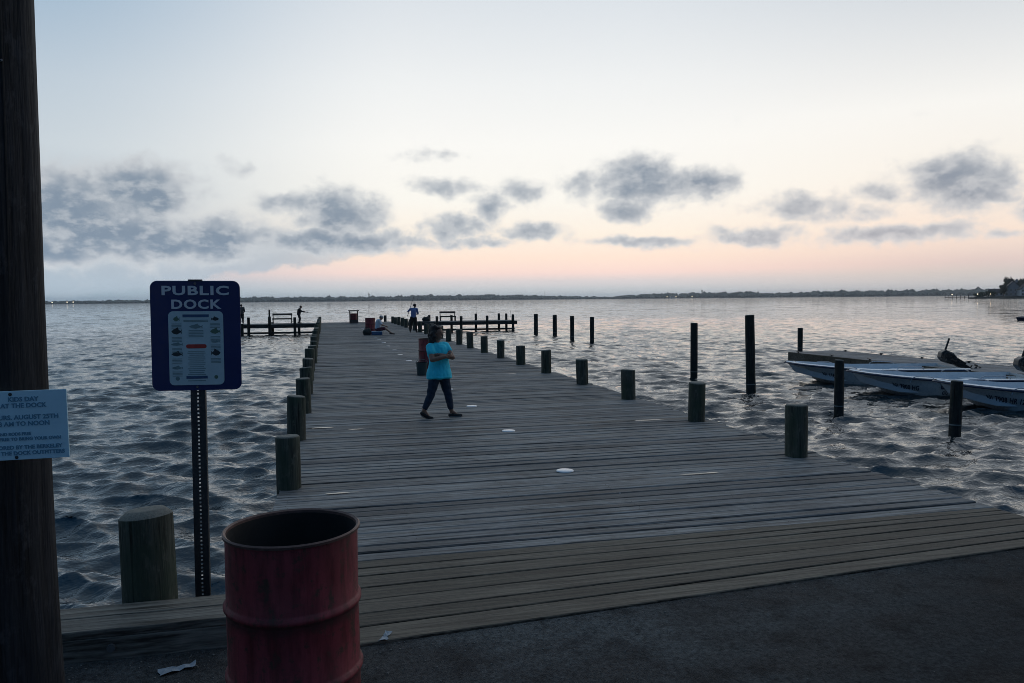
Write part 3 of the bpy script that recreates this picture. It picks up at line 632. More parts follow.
def utility_pole():
    cx, cy = -1.222, 3.25
    t = thing('utility_pole', 'rough dark wooden utility pole at the left of the sea wall', 'utility pole', (cx, cy, 0))
    prof = []
    for z in np.linspace(-.6, 8, 60):
        r = .187-.004*z+.055*math.exp(-max(0, z+.02)*2.2)
        prof.append((r, z))
    prof += [(.1, 8.05), (.001, 8.06)]
    wob = lambda q, z: 1+.02*math.sin(3*q+z*.4)+.012*math.sin(8*q+z*1.1)+.006*math.sin(19*q+z*3)
    mb = MB(); mb.lathe(prof, 72, wob=wob); o = mb.build('pole_shaft', M['pole'], t, True)
    ck = MB()
    for q, z0, z1 in ((-70, .3, 2.4), (-48, 1.7, 3.6), (-25, .2, 1.2), (-105, .6, 3.0), (-20, 2.1, 3.9)):
        a = R(q); rr = .184; ck.tube([(math.cos(a+.02*math.sin(z*3))*(rr-.004*z), math.sin(a+.02*math.sin(z*3))*(rr-.004*z), z) for z in np.linspace(z0, z1, 14)], [.002+.003*math.sin(math.pi*i/13) for i in range(14)], 6)
    ck.build('crack', M['drum_in'], t)
    for q, z in ((-60, 2.05), (-88, 2.5), (-72, 1.2), (-50, 2.8), (-95, 1.5)):
        a = R(q); st = MB(); st.tube([(math.cos(a)*.17, math.sin(a)*.17, z), (math.cos(a)*.193, math.sin(a)*.193, z)], .004, 8); st.build('nail', M['steel'], t)
    t.rotation_euler.y = R(.5)
    # paper notice on the pole
    c = atY(18, 425.5, 3.04); n = thing('paper_notice', 'white printed notice board nailed to the utility pole', 'notice', (c.x, 3.045, c.z), R(-2))
    n.rotation_euler.y = R(-.6)
    W, H = .318, .243
    n.scale = (1, 1, 1); q_ = .845
    b = MB(); b.box((0, 0, 0), (W, .006, H)); bevel(b.build('board', M['notice'], n), .001, 1)
    ln = [('KIDS DAY', .026, .108, .0), ('AT THE DOCK', .026, .082, .0), ('THURS. AUGUST 25TH', .026, .033, .0), ('8 AM TO NOON', .026, .006, .0), ('BAIT AND RODS FREE', .017, -.036, -.06),
          ('FEEL FREE TO BRING YOUR OWN', .018, -.057, .0), ('SPONSORED BY THE BERKELEY', .022, -.092, -.015), ('AND THE DOCK OUTFITTERS', .022, -.116, .0)]
    for s, sz, z, x in ln: text_obj('lettering', s, sz*q_, M['notice_ink'], n, (x*q_+.02, -.0042, z*q_), bold=.0006, ext=.0006)
    for x, z in ((-.02, .110), (-.01, -.112)):
        k = MB(); k.ball((x, -.004, z), (.006, .003, .006)); k.build('nail', M['ink'], n, True)
M['notice'] = plain('white notice', (.55, .80, .90), .5, 0, .06, 5); M['notice_ink'] = plain('notice print', (.13, .30, .42), .5)
utility_pole()

# ------------------------------------------------------------------ boats and floating dock
M['hull'] = plain('white gelcoat', (.6, .61, .6), .3, 0, .08, 3, scuff=(.4, .43, .43)); M['inner'] = plain('worn white deck', (.78, .81, .83), .5, 0, .1, 5)
M['gunw'] = plain('bright white rim', (.85, .87, .88), .3, 0, .04, 3); M['rail'] = plain('navy rub rail', (.02, .035, .08), .4); M['motor'] = plain('black motor cowl', (.012, .013, .015), .3, 0, .2); M['chrome'] = plain('steel tube', (.5, .52, .55), .25, .9, .1)
def skiff(loc, rz, reg, label, extra=None, L=5.0, B=2.25, motor=True, seat=True):
    t = thing('skiff', label, 'boat', (loc.x, loc.y, WATER), rz, 'white outboard skiffs')
    n = 26; rows = []
    for i in range(n+1):
        u = i/n; b = B/2*(.30+.70*(1-(1-min(1, u/.42))**2.2)); b = b*min(1, .62+.19*i) if i else .06
        zs = .70-.21*min(1, u/.45)**.8; xs = L*u; rk = .9*(1-min(1, u/.35))**1.4
        xc = xs+rk*1.0; zc = .30*(1-min(1, u/.32))**1.6-.04; bc = b*(.5+.36*min(1, u/.4)); zk = .26*(1-min(1, u/.34))**1.5-.12
        xm = xs+rk*.35; zm = zc+(zs-zc)*.55; bm_ = bc+(b-bc)*.62
        rows.append([(xc, 0, zk), (xc, bc, zc), (xm, bm_, zm), (xs, b, zs), (xs+.05, b-.12 if b > .16 else b*.4, zs+.02), (xs+.05+rk*.3, max(.02, b-.17), max(.12, zc+.1)+.0), (xs+.05+rk*.3, 0, max(.12, zc+.1))])
    def strip(a, bnd, mat, name, parent, sm=True):
        mb = MB()
        for sgn in (1, -1):
            for i in range(n):
                for k in range(a, bnd):
                    q = [rows[i][k], rows[i+1][k], rows[i+1][k+1], rows[i][k+1]]
                    mb.add([(x, y*sgn, z) for x, y, z in q], [(0, 1, 2, 3)])
        for i in (0, n):
            ring = [rows[i][k] for k in range(a, bnd+1)]
            full = ring+[(x, -y, z) for x, y, z in ring[::-1]]
            if name == 'hull':
                for k in range(a, bnd):
                    (x0, y0, z0), (x1, y1, z1) = rows[i][k], rows[i][k+1]
                    mb.add([(x0, y0, z0), (x1, y1, z1), (x1, -y1, z1), (x0, -y0, z0)], [(0, 1, 2, 3)] if y0 > 0 else [(0, 1, 2)])
        return mb.build(name, mat, parent, sm)
    h = strip(0, 3, M['hull'], 'hull', t); strip(3, 4, M['gunw'], 'gunwale', t); strip(4, 6, M['inner'], 'cockpit', t)
    # transom inside
    tr = MB(); tr.box((L-.04, 0, .22), (.06, B-.3, .36)); tr.build('transom', M['hull'], t)
    rl = MB()
    pts = [(x-.012, y+.012, z-.035) for x, y, z in [r[3] for r in rows]]
    rl.tube([(pts[0][0], 0, pts[0][2])]+pts, .024, 8); rl.tube([(pts[0][0], 0, pts[0][2])]+[(x, -y, z) for x, y, z in pts], .024, 8); rl.build('rub_rail', M['rail'], t, True)
    if seat:
        for x, w in ((L*.42, .36), (L*.74, .4)):
            s = MB(); s.box((x, 0, .33), (w, B-.34, .05)); s.box((x, 0, .2), (w*.7, .5, .22)); bevel(s.build('seat', M['inner'], t), .015, 2)
        s = MB(); s.box((1.25, 0, .30), (.35, 1.2, .05)); bevel(s.build('bow_seat', M['inner'], t), .015, 2)
    for sg in (1, -1):
        for xa, xb in ((1.3, 2.0), (3.2, 4.1)):
            g = MB(); ya = sg*(B/2-.08); g.tube([(xa, ya, .42), (xa+.06, ya, .55), (xa+.16, ya, .585), (xb-.16, ya, .58), (xb-.06, ya, .55), (xb, ya, .41)], .013, 8); g.build('grab_rail', M['chrome'], t, True)
    c = MB(); c.box((.32, 0, .66), (.16, .04, .03)); c.tube([(.32, -.1, .69), (.32, .1, .69)], .015, 8); c.build('cleat', M['chrome'], t)
    if motor:
        mo = MB(); rot = Matrix.Rotation(R(-58), 3, 'Y'); o0 = Vector((L+.02, 0, .68))
        prof = [(-.15, -.02), (-.2, .2), (-.15, .38), (.02, .45), (.17, .38), (.21, .1), (.15, -.1), (-.1, -.12)]
        for (y0, y1, sc) in ((-.15, .15, 1.0), (-.19, .19, .86)):
            k = len(mo.v); mo.prism([(x*sc, z*sc+.06) for x, z in prof], y0, y1); mo.v[k:] = [tuple(rot @ Vector(v)+o0) for v in mo.v[k:]]
        e = bevel(mo.build('outboard_motor', M['motor'], t), .04, 3)
        lg = MB(); lg.box((.03, 0, -.2), (.24, .16, .4)); lg.box((.03, 0, -.45), (.17, .1, .5)); lg.box((.06, 0, -.62), (.3, .05, .03)); lg.ball((.05, 0, -.78), (.2, .06, .06)); lg.box((.05, 0, -.88), (.14, .02, .2))
        for k in range(3): lg.box((.27, .08*math.cos(k*2.1), -.78+.08*math.sin(k*2.1)), (.02, .09, .09))
        lg.v[:] = [tuple(rot @ Vector(v)+o0) for v in lg.v]; lg.build('motor_leg', M['motor'], e)
        ti = MB(); ti.tube([tuple(o0+rot @ Vector((-.15, .06, .3))), tuple(o0+Vector((-.2, .08, .36))), tuple(o0+Vector((-.08, .08, .74)))], [.045, .034, .03], 8); ti.build('tiller', M['motor'], e)
    # registration on the side toward the dock road (local -y is the near side)
    def side(u, v):  # point and frame on the near topside
        i = u*n; i0 = int(i); fr = i-i0
        A = [Vector(rows[i0][k]).lerp(Vector(rows[i0+1][k]), fr) for k in (1, 2, 3)]
        p = A[0].lerp(A[1], v/.55) if v < .55 else A[1].lerp(A[2], (v-.55)/.45); p.y = -p.y; return p
    def decal(s, u, v, size, sp=1.0):
        cur = text_obj('lettering', s, size, M['ink2'], t, (0, 0, 0), rot=(0, 0, 0), bold=.004, ext=0, space=sp)
        p0 = side(u, v)
        e = .02; tx = (side(u+e, v)-side(u-e, v)).normalized(); ty = (side(u, min(.95, v+.12))-side(u, v-.12)).normalized(); nz_ = tx.cross(ty).normalized(); ty = nz_.cross(tx)
        # drape: each vertex takes its own point on the hull
        for vtx in cur.data.vertices:
            uu = u+vtx.co.x/L; vv = v+vtx.co.y/.42; q = side(min(.97, max(.01, uu)), min(.98, max(.02, vv))); vtx.co = q+nz_*.022
    decal(reg, 1.2/L, .5, .135, 1.1)
    if extra: 
        decal(extra[0], 2.35/L, .66, .2); decal(extra[1], 2.5/L, .3, .11)
    return t
M['ink2'] = plain('hull lettering', (.02, .025, .05), .5)
rz = R(-15)
def bow(px, py): p = ground(px, py, WATER+.69); return Vector((p.x, p.y, WATER))
skiff(bow(785, 361.5), rz, 'NJ 1160 HA', 'white skiff with registration letters, farthest of the three at the floating dock', L=5.5)
skiff(bow(848, 370), rz, 'NJ 7800 HG', 'white skiff between the other two, dark name lettering on its side', ('Dock', 'OUTFITTERS'), L=5.25)
skiff(bow(935, 380), rz, 'NJ 7908 HR 12', 'white skiff nearest the camera, cut by the right picture edge')
def float_dock():
    a = ground(788, 352, -.48); bq = ground(880, 361.6, -.48); d = (bq-a).normalized(); L = 22; nrm = Vector((-d.y, d.x, 0))
    t = thing('floating_dock', 'low grey floating dock lying behind the white skiffs', 'floating dock', (a.x, a.y, WATER), math.atan2(d.y, d.x))
    W = 2.6
    p = MB(); x = 0
    while x < L: p.box((x+.07, W/2, .40+random.uniform(-.004, .004)), (.135, W-.16, .035)); x += .143
    p.build('deck_planks', M['pale_plank'], t)
    s = MB()
    x = 0
    while x < L: s.box((x+.145, .03+random.uniform(-.004, .004), .22), (.285, .05, .40)); s.box((x+.145, W-.03, .22), (.285, .05, .40)); x += .29
    s.box((0, W/2, .2), (.06, W-.1, .4)); s.build('skirt', M['float_side'], t)
    f = MB(); f.box((L/2, W/2, .05), (L-.2, W-.3, .4)); f.build('float', M['rail'], t)
    for x in np.arange(.6, L, 2.2):
        for y in (.1, W-.12):
            c = MB(); c.box((x, y, .44), (.06, .05, .05)); c.box((x, y, .475), (.22, .045, .025)); bevel(c.build('cleat', M['motor'], t), .008)
M['pale_plank'] = plank_mat('pale grey planks', [(.2, .2, .2), (.24, .235, .23), (.22, .22, .22), (.25, .245, .24)], along='Y'); M['float_side'] = plank_mat('float skirt', [(.1, .085, .06), (.13, .11, .08), (.12, .1, .07), (.14, .12, .09)], along='Y')
float_dock()
def blue_boat():
    p = ground(1016, 320.5, WATER); t = thing('covered_boat', 'small low boat under a navy cover far out at the right', 'boat', (p.x, p.y, WATER), R(-12))
    h = MB(); st = []
    for i in range(13):
        u = i/12; b = .85*(1-(1-min(1, u/.3))**2)+.05; st.append([(u*4.4+.25*(1-u), -b*.75, -.1), (u*4.4, -b, .33), (u*4.4, b, .33), (u*4.4+.25*(1-u), b*.75, -.1)])
    for i in range(12):
        for k in range(4): h.add([st[i][k], st[i+1][k], st[i+1][(k+1) % 4], st[i][(k+1) % 4]], [(0, 1, 2, 3)])
    h.disc(st[0]); h.disc(st[-1]); h.build('hull', M['rail'], t, True)
    c = MB()
    for i in range(12):
        for j in range(6):
            def q(i, j):
                a, b = Vector(st[i][1]), Vector(st[i][2]); v = a.lerp(b, j/6); v.z = .345+.13*math.sin(math.pi*j/6)*math.sin(math.pi*min(1, (i+1)/6)/2); return v
            c.add([q(i, j), q(i+1, j), q(i+1, j+1), q(i, j+1)], [(0, 1, 2, 3)])
    c.build('cover', M['tarp'], t, True)
M['tarp'] = plain('navy tarp', (.012, .03, .08), .6)
blue_boat()

# ------------------------------------------------------------------ dock furniture, bins
M['bench_wood'] = plain('dark bench slats', (.05, .045, .04), .7)
def bench(px, py, Y, w, label, rz=0):
    p = atY(px, py, Y); t = thing('park_bench', label, 'bench', (p.x, Y, 0), rz, 'benches on the T arms')
    for sx in (-1, 1):
        l = MB(); x = sx*(w/2-.06); l.box((x, -.2, .21), (.07, .08, .42)); l.box((x, .2, .44), (.07, .08, .88)); l.box((x, 0, .40), (.06, .44, .06)); l.build('end_frame', M['bench_wood'], t)
    s = MB()
    for k in range(4): s.box((0, -.21+.125*k, .445), (w, .11, .04))
    s.box((0, -.2, .40), (w, .05, .1)); s.build('seat', M['bench_wood'], t)
    b = MB(); b.box((0, .17, .80), (w, .05, .17)); b.build('backrest', M['bench_wood'], t)
bench(447.8, 320, YW-.5, 1.5, 'dark slatted bench on the right arm of the T'); bench(282.5, 324, YW-.5, 1.7, 'dark slatted bench on the left arm of the T')
M['teal'] = plain('blue green plastic', (.014, .045, .05), .45)
def bucket(p, r, h, label):
    t = thing('tub', label, 'tub', (p.x, p.y, 0)); b = MB(); b.lathe([(.001, .01), (r*.85, 0), (r, h), (r*1.06, h), (r*1.06, h-.03), (r*.98, h-.03)], 20); b.build('tub_body', M['teal'], t, True)
    i = MB(); i.lathe([(r*.98, h-.001), (r*.84, .04), (.001, .04)], 20); i.build('inside', M['drum_in'], t, True)
    hd = MB(); hd.tube([(r*1.05*math.cos(a), .0, h-.02-.12*math.sin(a)*0+.0+.1*math.sin(a)) for a in np.linspace(0, math.pi, 9)], .006, 6); hd.build('handle', M['steel'], t)
p = ground(431, 374.2); drum((p.x, p.y+.25, 0), 'red trash drum behind the walking woman', .93, 40)
bucket(ground(422, 375), .15, .33, 'small dark tub beside the red drum behind the woman')
p = ground(370.5, 334.5); drum((p.x, p.y+.1, 0), 'red trash drum beside the seated person', .95, 32)
q = ground(367, 335.2); 
M['bag'] = plain('dark bag cloth', (.018, .025, .022), .75)
def bag(p, sx, sy, sz, label, mat):
    mb = MB(); mb.ball((0, 0, sz*.42), (sx/2, sy/2, sz*.46), 18, 10); mb.ball((sx*.2, 0, sz*.6), (sx*.24, sy*.4, sz*.36)); mb.box((0, 0, sz*.12), (sx*.8, sy*.8, sz*.24))
    t = thing('carry_bag', label, 'bag', (p.x, p.y, p.z)); o = remesh(mb, 'bag_body', mat, .03, t, 4)
    h = MB(); h.tube([(-sx*.25, 0, sz*.8), (-sx*.15, 0, sz*1.05), (sx*.15, 0, sz*1.05), (sx*.25, 0, sz*.85)], .014, 8); h.build('handle', mat, t); return t
bag(q, .5, .4, .42, 'dark bag at the foot of the drum beside the seated person', M['bag'])
pb = atY(426, 319.5, YF+1.2); pb.z = .0; bag(pb, .75, .5, .5, 'dark fishing bag on the right arm of the T', M['bag'])
def roofed_bin():
    p = ground(354, 323.4); t = thing('roofed_bin', 'red trash bin under a flat lid on posts at the dock end', 'trash bin', (p.x, p.y+.3, 0))
    b = MB(); b.lathe([(.001, .04), (.28, .04), (.29, .4), (.29, .86), (.27, .86), (.26, .1)], 24); b.build('bin_body', M['drum'], t, True)
    for sx in (-1, 1):
        for sy in (-1, 1):
            k = MB(); k.box((sx*.33, sy*.33, .53), (.07, .07, 1.06)); k.build('post', M['bench_wood'], t)
    l = MB(); l.box((0, 0, 1.1), (.9, .9, .07)); bevel(l.build('lid', M['bench_wood'], t), .02)
    f = MB()
    for sx in (-1, 1): f.box((sx*.33, 0, .16), (.05, .6, .3)); f.box((0, sx*.33, .16), (.6, .05, .3))
    f.build('base_frame', M['bench_wood'], t)
roofed_bin()

# ------------------------------------------------------------------ people
M['skin'] = plain('brown skin', (.22, .12, .08), .5, 0, .1, 12); M['skin2'] = plain('tanned skin', (.34, .2, .14), .5, 0, .1, 12)
M['hair'] = plain('dark curly hair', (.012, .009, .008), .6, 0, .5, 60, .6); M['shirt'] = plain('turquoise cotton', (.03, .66, .82), .8, 0, .12, 10, .3)
M['jeans'] = plain('dark blue denim', (.014, .03, .058), .85, 0, .35, 25, .3); M['shoe'] = plain('black canvas', (.012, .012, .014), .7); M['sole'] = plain('grey rubber', (.16, .16, .16), .7)
M['eye'] = plain('dark eye', (.015, .01, .01), .3)
def hand(mb, wrist, d, nrm, s=1.0, curl=.6):
    """palm, four unequal fingers that curl, and a thumb off the palm's side"""
    d = Vector(d).normalized(); nrm = Vector(nrm); nrm = (nrm-d*nrm.dot(d)).normalized(); sd = d.cross(nrm); w = Vector(wrist)
    pc = w+d*.045*s; rot = Matrix((sd, d, nrm)).transposed(); mb.ball(pc, (.036*s, .048*s, .016*s), rot=rot)
    for k, (o, ln) in enumerate(((-.026, .066), (-.009, .075), (.009, .07), (.026, .055))):
        a = w+d*.082*s+sd*o*s; b = a+(d*math.cos(curl*.6)-nrm*math.sin(curl*.6))*ln*.5*s; c = b+(d*math.cos(curl*1.5)-nrm*math.sin(curl*1.5))*ln*.5*s
        mb.limb(a, b, .0095*s, .009*s, 8); mb.limb(b, c, .009*s, .0075*s, 8)
    a = w+d*.03*s-sd*.03*s; b = a+(d*.6-sd*.6-nrm*.3).normalized()*.035*s; c = b+(d*.85-sd*.2-nrm*.5).normalized()*.03*s
    mb.limb(a, b, .012*s, .0105*s, 8); mb.limb(b, c, .0105*s, .008*s, 8)
def head(mb, c, look, s=1.0):
    look = Vector(look).normalized(); sd = Vector((0, 0, 1)).cross(look).normalized(); up = look.cross(sd); c = Vector(c); rot = Matrix((look, sd, up)).transposed()
    mb.ball(c+up*.02*s, (.092*s, .074*s, .092*s), 20, 14, rot); mb.ball(c+look*.022*s-up*.045*s, (.062*s, .056*s, .068*s), 18, 12, rot)
    mb.ball(c+look*.052*s-up*.088*s, (.024*s, .026*s, .02*s), 12, 8, rot)                     # chin
    mb.limb(c+look*.088*s+up*.012*s, c+look*.104*s-up*.026*s, .008*s, .013*s, 8)               # nose
    mb.ball(c+look*.078*s-up*.058*s, (.012*s, .024*s, .009*s), 10, 8, rot)                     # lips
    for g in (1, -1): mb.ball(c+sd*.076*s*g-up*.008*s-look*.008*s, (.02*s, .012*s, .03*s), 10, 8, rot)
    return c, look, sd, up, rot
def woman():
    g = ground(441, 418); t = thing('person', 'woman in turquoise top and dark jeans walking with folded arms', 'person', (g.x, g.y, 0), R(-8.3)); t.scale = (1.06, 1.08, 1.0)
    rAnk, rKn, rHip = Vector((-.262, -.05, .135)), Vector((-.155, -.05, .385)), Vector((-.085, -.05, .70))
    lAnk, lKn, lHip = Vector((.165, .06, .105)), Vector((.115, .055, .385)), Vector((.045, .05, .70))
    rSh, rEl, rWr = Vector((-.15, -.085, 1.185)), Vector((-.12, -.22, .985)), Vector((.085, -.205, 1.03))
    lSh, lEl, lWr = Vector((.085, .06, 1.195)), Vector((.19, -.09, 1.01)), Vector((.0, -.17, 1.06))
    hd = Vector((-.045, -.01, 1.405)); look = Vector((.93, -.36, -.06))
    b = MB(); b.ball((-.02, 0, .75), (.15, .115, .12), 20, 12); b.ball((-.025, 0, .9), (.13, .105, .14), 20, 12); b.ball((-.03, -.005, 1.08), (.145, .11, .15), 20, 12)
    b.limb(rSh, lSh, .06, .06); b.limb((-.05, 0, 1.2), hd-Vector((0.01, 0, .06)), .052, .047)
    for hp, kn, an in ((rHip, rKn, rAnk), (lHip, lKn, lAnk)): b.limb(hp, kn, .082, .052); b.limb(kn, kn.lerp(an, .4), .05, .05); b.limb(kn.lerp(an, .4), an, .05, .033)
    for sh, el, wr in ((rSh, rEl, rWr), (lSh, lEl, lWr)): b.limb(sh, el, .05, .04); b.limb(el, el.lerp(wr, .35), .04, .039); b.limb(el.lerp(wr, .35), wr, .039, .027)
    hand(b, rWr, (.75, .35, .18), (.2, -.9, 0), .9); hand(b, lWr, (-.9, .1, -.05), (0, -1, 0), .9)
    b.limb(rAnk, (-.2, -.05, .04), .034, .03); b.limb(lAnk, (.27, .06, .03), .03, .022); b.ball((.155, .06, .05), .028)
    c, look, sd, up, rot = head(b, hd, look, .98)
    remesh(b, 'body', M['skin'], .0075, t, 3)
    e = MB()
    for g_ in (1, -1): e.ball(c+look*.081+sd*.031*g_+up*.018, (.010, .014, .009), 10, 8)
    e.build('eyes', M['eye'], t, True)
    h = MB(); h.ball(c-look*.036+up*.04, (.092, .092, .085), 20, 12, rot)
    rs = random.Random(4)
    for k in range(75):
        a = rs.uniform(1.35, 4.93); zz = rs.uniform(-.165, .12); rr = (.078+.02*math.exp(-((zz+.06)/.07)**2))*(1 if zz < .06 else .8)
        o = look*math.cos(a)*rr*1.02+sd*math.sin(a)*rr; h.ball(c+o-look*.018+up*zz, rs.uniform(.03, .04), 8, 6)
    for k in range(14):
        a = rs.uniform(-1.1, 1.1); h.ball(c+look*math.cos(a)*.055+sd*math.sin(a)*.075+up*rs.uniform(.088, .105), .02, 8, 6)
    remesh(h, 'hair', M['hair'], .009, t, 6)
    s = MB(); n = 12
    ring = [(.69, .205, .178), (.76, .198, .17), (.86, .17, .142), (.95, .155, .125), (1.03, .165, .135), (1.1, .168, .13), (1.17, .15, .11), (1.215, .12, .085)]
    for (z0, a0, d0), (z1, a1, d1) in zip(ring[:-1], ring[1:]):
        for k in range(6):
            f = k/6; s.ball((-.02-.012*(z0 > 1), -.005, z0+(z1-z0)*f), (a0+(a1-a0)*f, d0+(d1-d0)*f, .03), 22, 6)
    s.limb((-.11, -.05, 1.195), (.055, .04, 1.2), .066, .066)
    s.limb(rSh, rSh.lerp(rEl, .42), .068, .066); s.limb(lSh, lSh.lerp(lEl, .4), .064, .06)
    so = remesh(s, 'shirt', M['shirt'], .009, t, 4)
    # soft folds and a gently uneven hem
    for v in so.data.vertices:
        x, y, z = v.co; f = .0035*math.sin(z*24+x*38+y*20)+.0022*math.sin(x*75-z*18)
        v.co.x += f*.6; v.co.y -= abs(f); v.co.z += (-.022+.012*math.sin(x*9+1.2)+.004*math.sin(x*31+y*12))*max(0, 1-(z-.68)/.12)
    j = MB(); j.ball((-.02, 0, .735), (.168, .128, .105), 20, 12)
    for hp, kn, an in ((rHip, rKn, rAnk), (lHip, lKn, lAnk)):
        ed = kn.lerp(an, .80); j.limb(hp, kn, .096, .064); j.limb(kn, kn.lerp(an, .35), .063, .06); j.limb(kn.lerp(an, .35), ed, .06, .047)
    jo = remesh(j, 'jeans', M['jeans'], .009, t, 3)
    for v in jo.data.vertices:
        x, y, z = v.co; v.co.x += .0022*math.sin(z*46+y*30+x*12)*(z < .58)*(1+.8*math.sin(z*17)); v.co.y += .002*math.sin(z*60+x*35)
    for heel, toe, tilt in (((-.29, -.05, .095), (-.195, -.055, .03), 1), ((.145, .06, .035), (.31, .055, .028), 0)):
        a, z = Vector(heel), Vector(toe); d = (z-a).normalized(); k = MB()
        if tilt: z = a+d*.14; 
        k.limb(a, a.lerp(z, .5), .034, .037); k.limb(a.lerp(z, .5), z, .037, .028)
        if tilt: k.limb(z, z+Vector((.035, 0, .0)), .028, .022)
        sh = remesh(k, 'shoe', M['shoe'], .008, t, 3)
        q = MB(); 
        if tilt: q.limb(a-Vector((.006, 0, .035)), z-Vector((0, 0, .022)), .02, .02); q.limb(z-Vector((0, 0, .018)), z+Vector((.06, 0, -.012)), .018, .014)
        else: q.limb(a-Vector((.01, 0, .018)), z+Vector((.015, 0, -.014)), .016, .016); q.limb(a+Vector((.0, .02, -.018)), z+Vector((.0, .02, -.014)), .016, .016); q.limb(a+Vector((.0, -.02, -.018)), z+Vector((.0, -.02, -.014)), .016, .016)
        remesh(q, 'sole', M['sole'], .008, sh, 2)
woman()
def far_person(loc, rz, label, J, shirt, trousers, skin, hair, cap=None, sleeve=.5, shorts=1.0, legw=1.0):
    t = thing('person', label, 'person', loc, rz); V = {k: Vector(v) for k, v in J.items()}
    b = MB(); b.limb(V['pel'], V['che'], .13, .14); b.limb(V['rsh'], V['lsh'], .06, .06); b.limb(V['che'], V['hd'], .06, .05)
    s = MB(); s.limb(V['pel'].lerp(V['che'], .12), V['che'], .16, .172); s.limb(V['rsh'], V['lsh'], .082, .082); s.limb(V['che'], V['rsh'], .11, .075); s.limb(V['che'], V['lsh'], .11, .075)
    j = MB(); j.ball(V['pel'], (.17, .15, .13))
    look = (V['look']).normalized() if 'look' in V else Vector((1, 0, 0))
    for q in 'rl':
        sh, el, wr, hp, kn, an, toe = (V[q+k] for k in ('sh', 'el', 'wr', 'hp', 'kn', 'an', 'toe'))
        b.limb(sh, el, .052, .042); b.limb(el, wr, .042, .03); s.limb(sh, sh.lerp(el, min(1, sleeve*1.6)), .066, .06)
        if sleeve > .8: s.limb(el, el.lerp(wr, .8), .058, .045)
        d = (wr-el).normalized(); hand(b, wr, d, d.orthogonal(), 1.0, 1.0)
        b.limb(hp, kn, .085, .058); b.limb(kn, kn.lerp(an, .35), .056, .056); b.limb(kn.lerp(an, .35), an, .056, .038); b.limb(an, toe, .04, .032)
        j.limb(hp, hp.lerp(kn, min(1, shorts)), .112*legw, .085*legw)
        if shorts >= 1: j.limb(kn, kn.lerp(an, .85), .082*legw, .062*legw)
        k = MB(); k.limb(an-Vector((0, 0, .05))+(an-toe).normalized()*.02, toe, .045, .038); remesh(k, 'shoe', M['shoe'], .014, t, 2)
    c, lk, sd, up, rot = head(b, V['hd'], look, 1.06)
    remesh(b, 'body', skin, .011, t, 3); remesh(s, 'shirt', shirt, .013, t, 3); remesh(j, 'trousers', trousers, .013, t, 3)
    h = MB(); h.ball(c-lk*.018+up*.04, (.1, .092, .088), 18, 12, rot)
    for a in range(12): h.ball(c-lk*.07+sd*.07*math.cos(a*.52)+up*(.04*math.sin(a*1.3)), .03)
    remesh(h, 'hair', hair, .012, t, 2)
    if cap: k = MB(); k.ball(c+up*.06, (.108, .098, .075), 18, 12, rot); k.ball(c+lk*.12+up*.05, (.06, .07, .01), 14, 8, rot); remesh(k, 'cap', cap, .011, t, 2)
    return t
M['shirt_b'] = plain('pale blue shirt', (.16, .22, .42), .8, 0, .15, 8); M['khaki'] = plain('dark brown trousers', (.03, .024, .018), .85); M['shirt_w'] = plain('white tee', (.6, .66, .72), .8)
M['maroon'] = plain('maroon shorts', (.09, .02, .035), .85); M['dark'] = plain('dark jacket', (.02, .022, .025), .85); M['greyj'] = plain('grey jacket', (.05, .055, .065), .85); M['cap_w'] = plain('white cap', (.5, .5, .5), .8)
M['rod'] = plain('fishing rod', (.02, .02, .02), .4)
# angler at the right edge, seen from behind, rod held up to the left
g = ground(413.6, 332.6)
far_person((g.x, g.y, 0), R(-7), 'man in pale blue shirt and dark trousers holding a fishing rod', dict(pel=(.0, 0, .93), che=(.03, .0, 1.28), rsh=(.21, 0, 1.4), lsh=(-.16, 0, 1.42), hd=(.1, .03, 1.62), look=(.5, .8, -.1),
    lel=(-.33, .12, 1.26), lwr=(-.25, .3, 1.36), rel=(.29, .12, 1.12), rwr=(.06, .3, 1.1), rhp=(.09, 0, .88), rkn=(.13, .03, .48), ran=(.17, -.02, .1), rtoe=(.22, .13, .05), lhp=(-.09, 0, .88), lkn=(-.15, .05, .48), lan=(-.2, -.03, .1), ltoe=(-.2, .13, .05)),
    M['shirt_b'], M['khaki'], M['skin2'], M['hair'], legw=1.1)
def rod(name, a, bq, label, r0=.012, r1=.004):
    a, bq = Vector(a), Vector(bq); t = thing('fishing_rod', label, 'fishing rod', a); d = bq-a; mb = MB(); mb.tube([d*f+Vector((0, 0, -.06*f*f*d.length*.3)) for f in np.linspace(0, 1, 9)], [r0+(r1-r0)*f for f in np.linspace(0, 1, 9)], 8); mb.build('blank', M['rod'], t, True)
    g_ = MB(); g_.tube([d.normalized()*.0, d.normalized()*.35], .017, 8); g_.build('grip', M['bench_wood'], t); k = MB(); k.ball(d.normalized()*.42+Vector((0, 0, -.05)), (.045, .03, .045)); k.build('reel', M['steel'], t, True)
q1 = Vector((g.x, g.y, 0))+Matrix.Rotation(R(-7), 3, 'Z') @ Vector((-.36, .34, .98)); q2 = Vector((g.x, g.y, 0))+Matrix.Rotation(R(-7), 3, 'Z') @ Vector((.04, .75, 2.2))
rod('fishing_rod', q1, q2, 'fishing rod raised by the man in pale blue shirt', .016, .008)
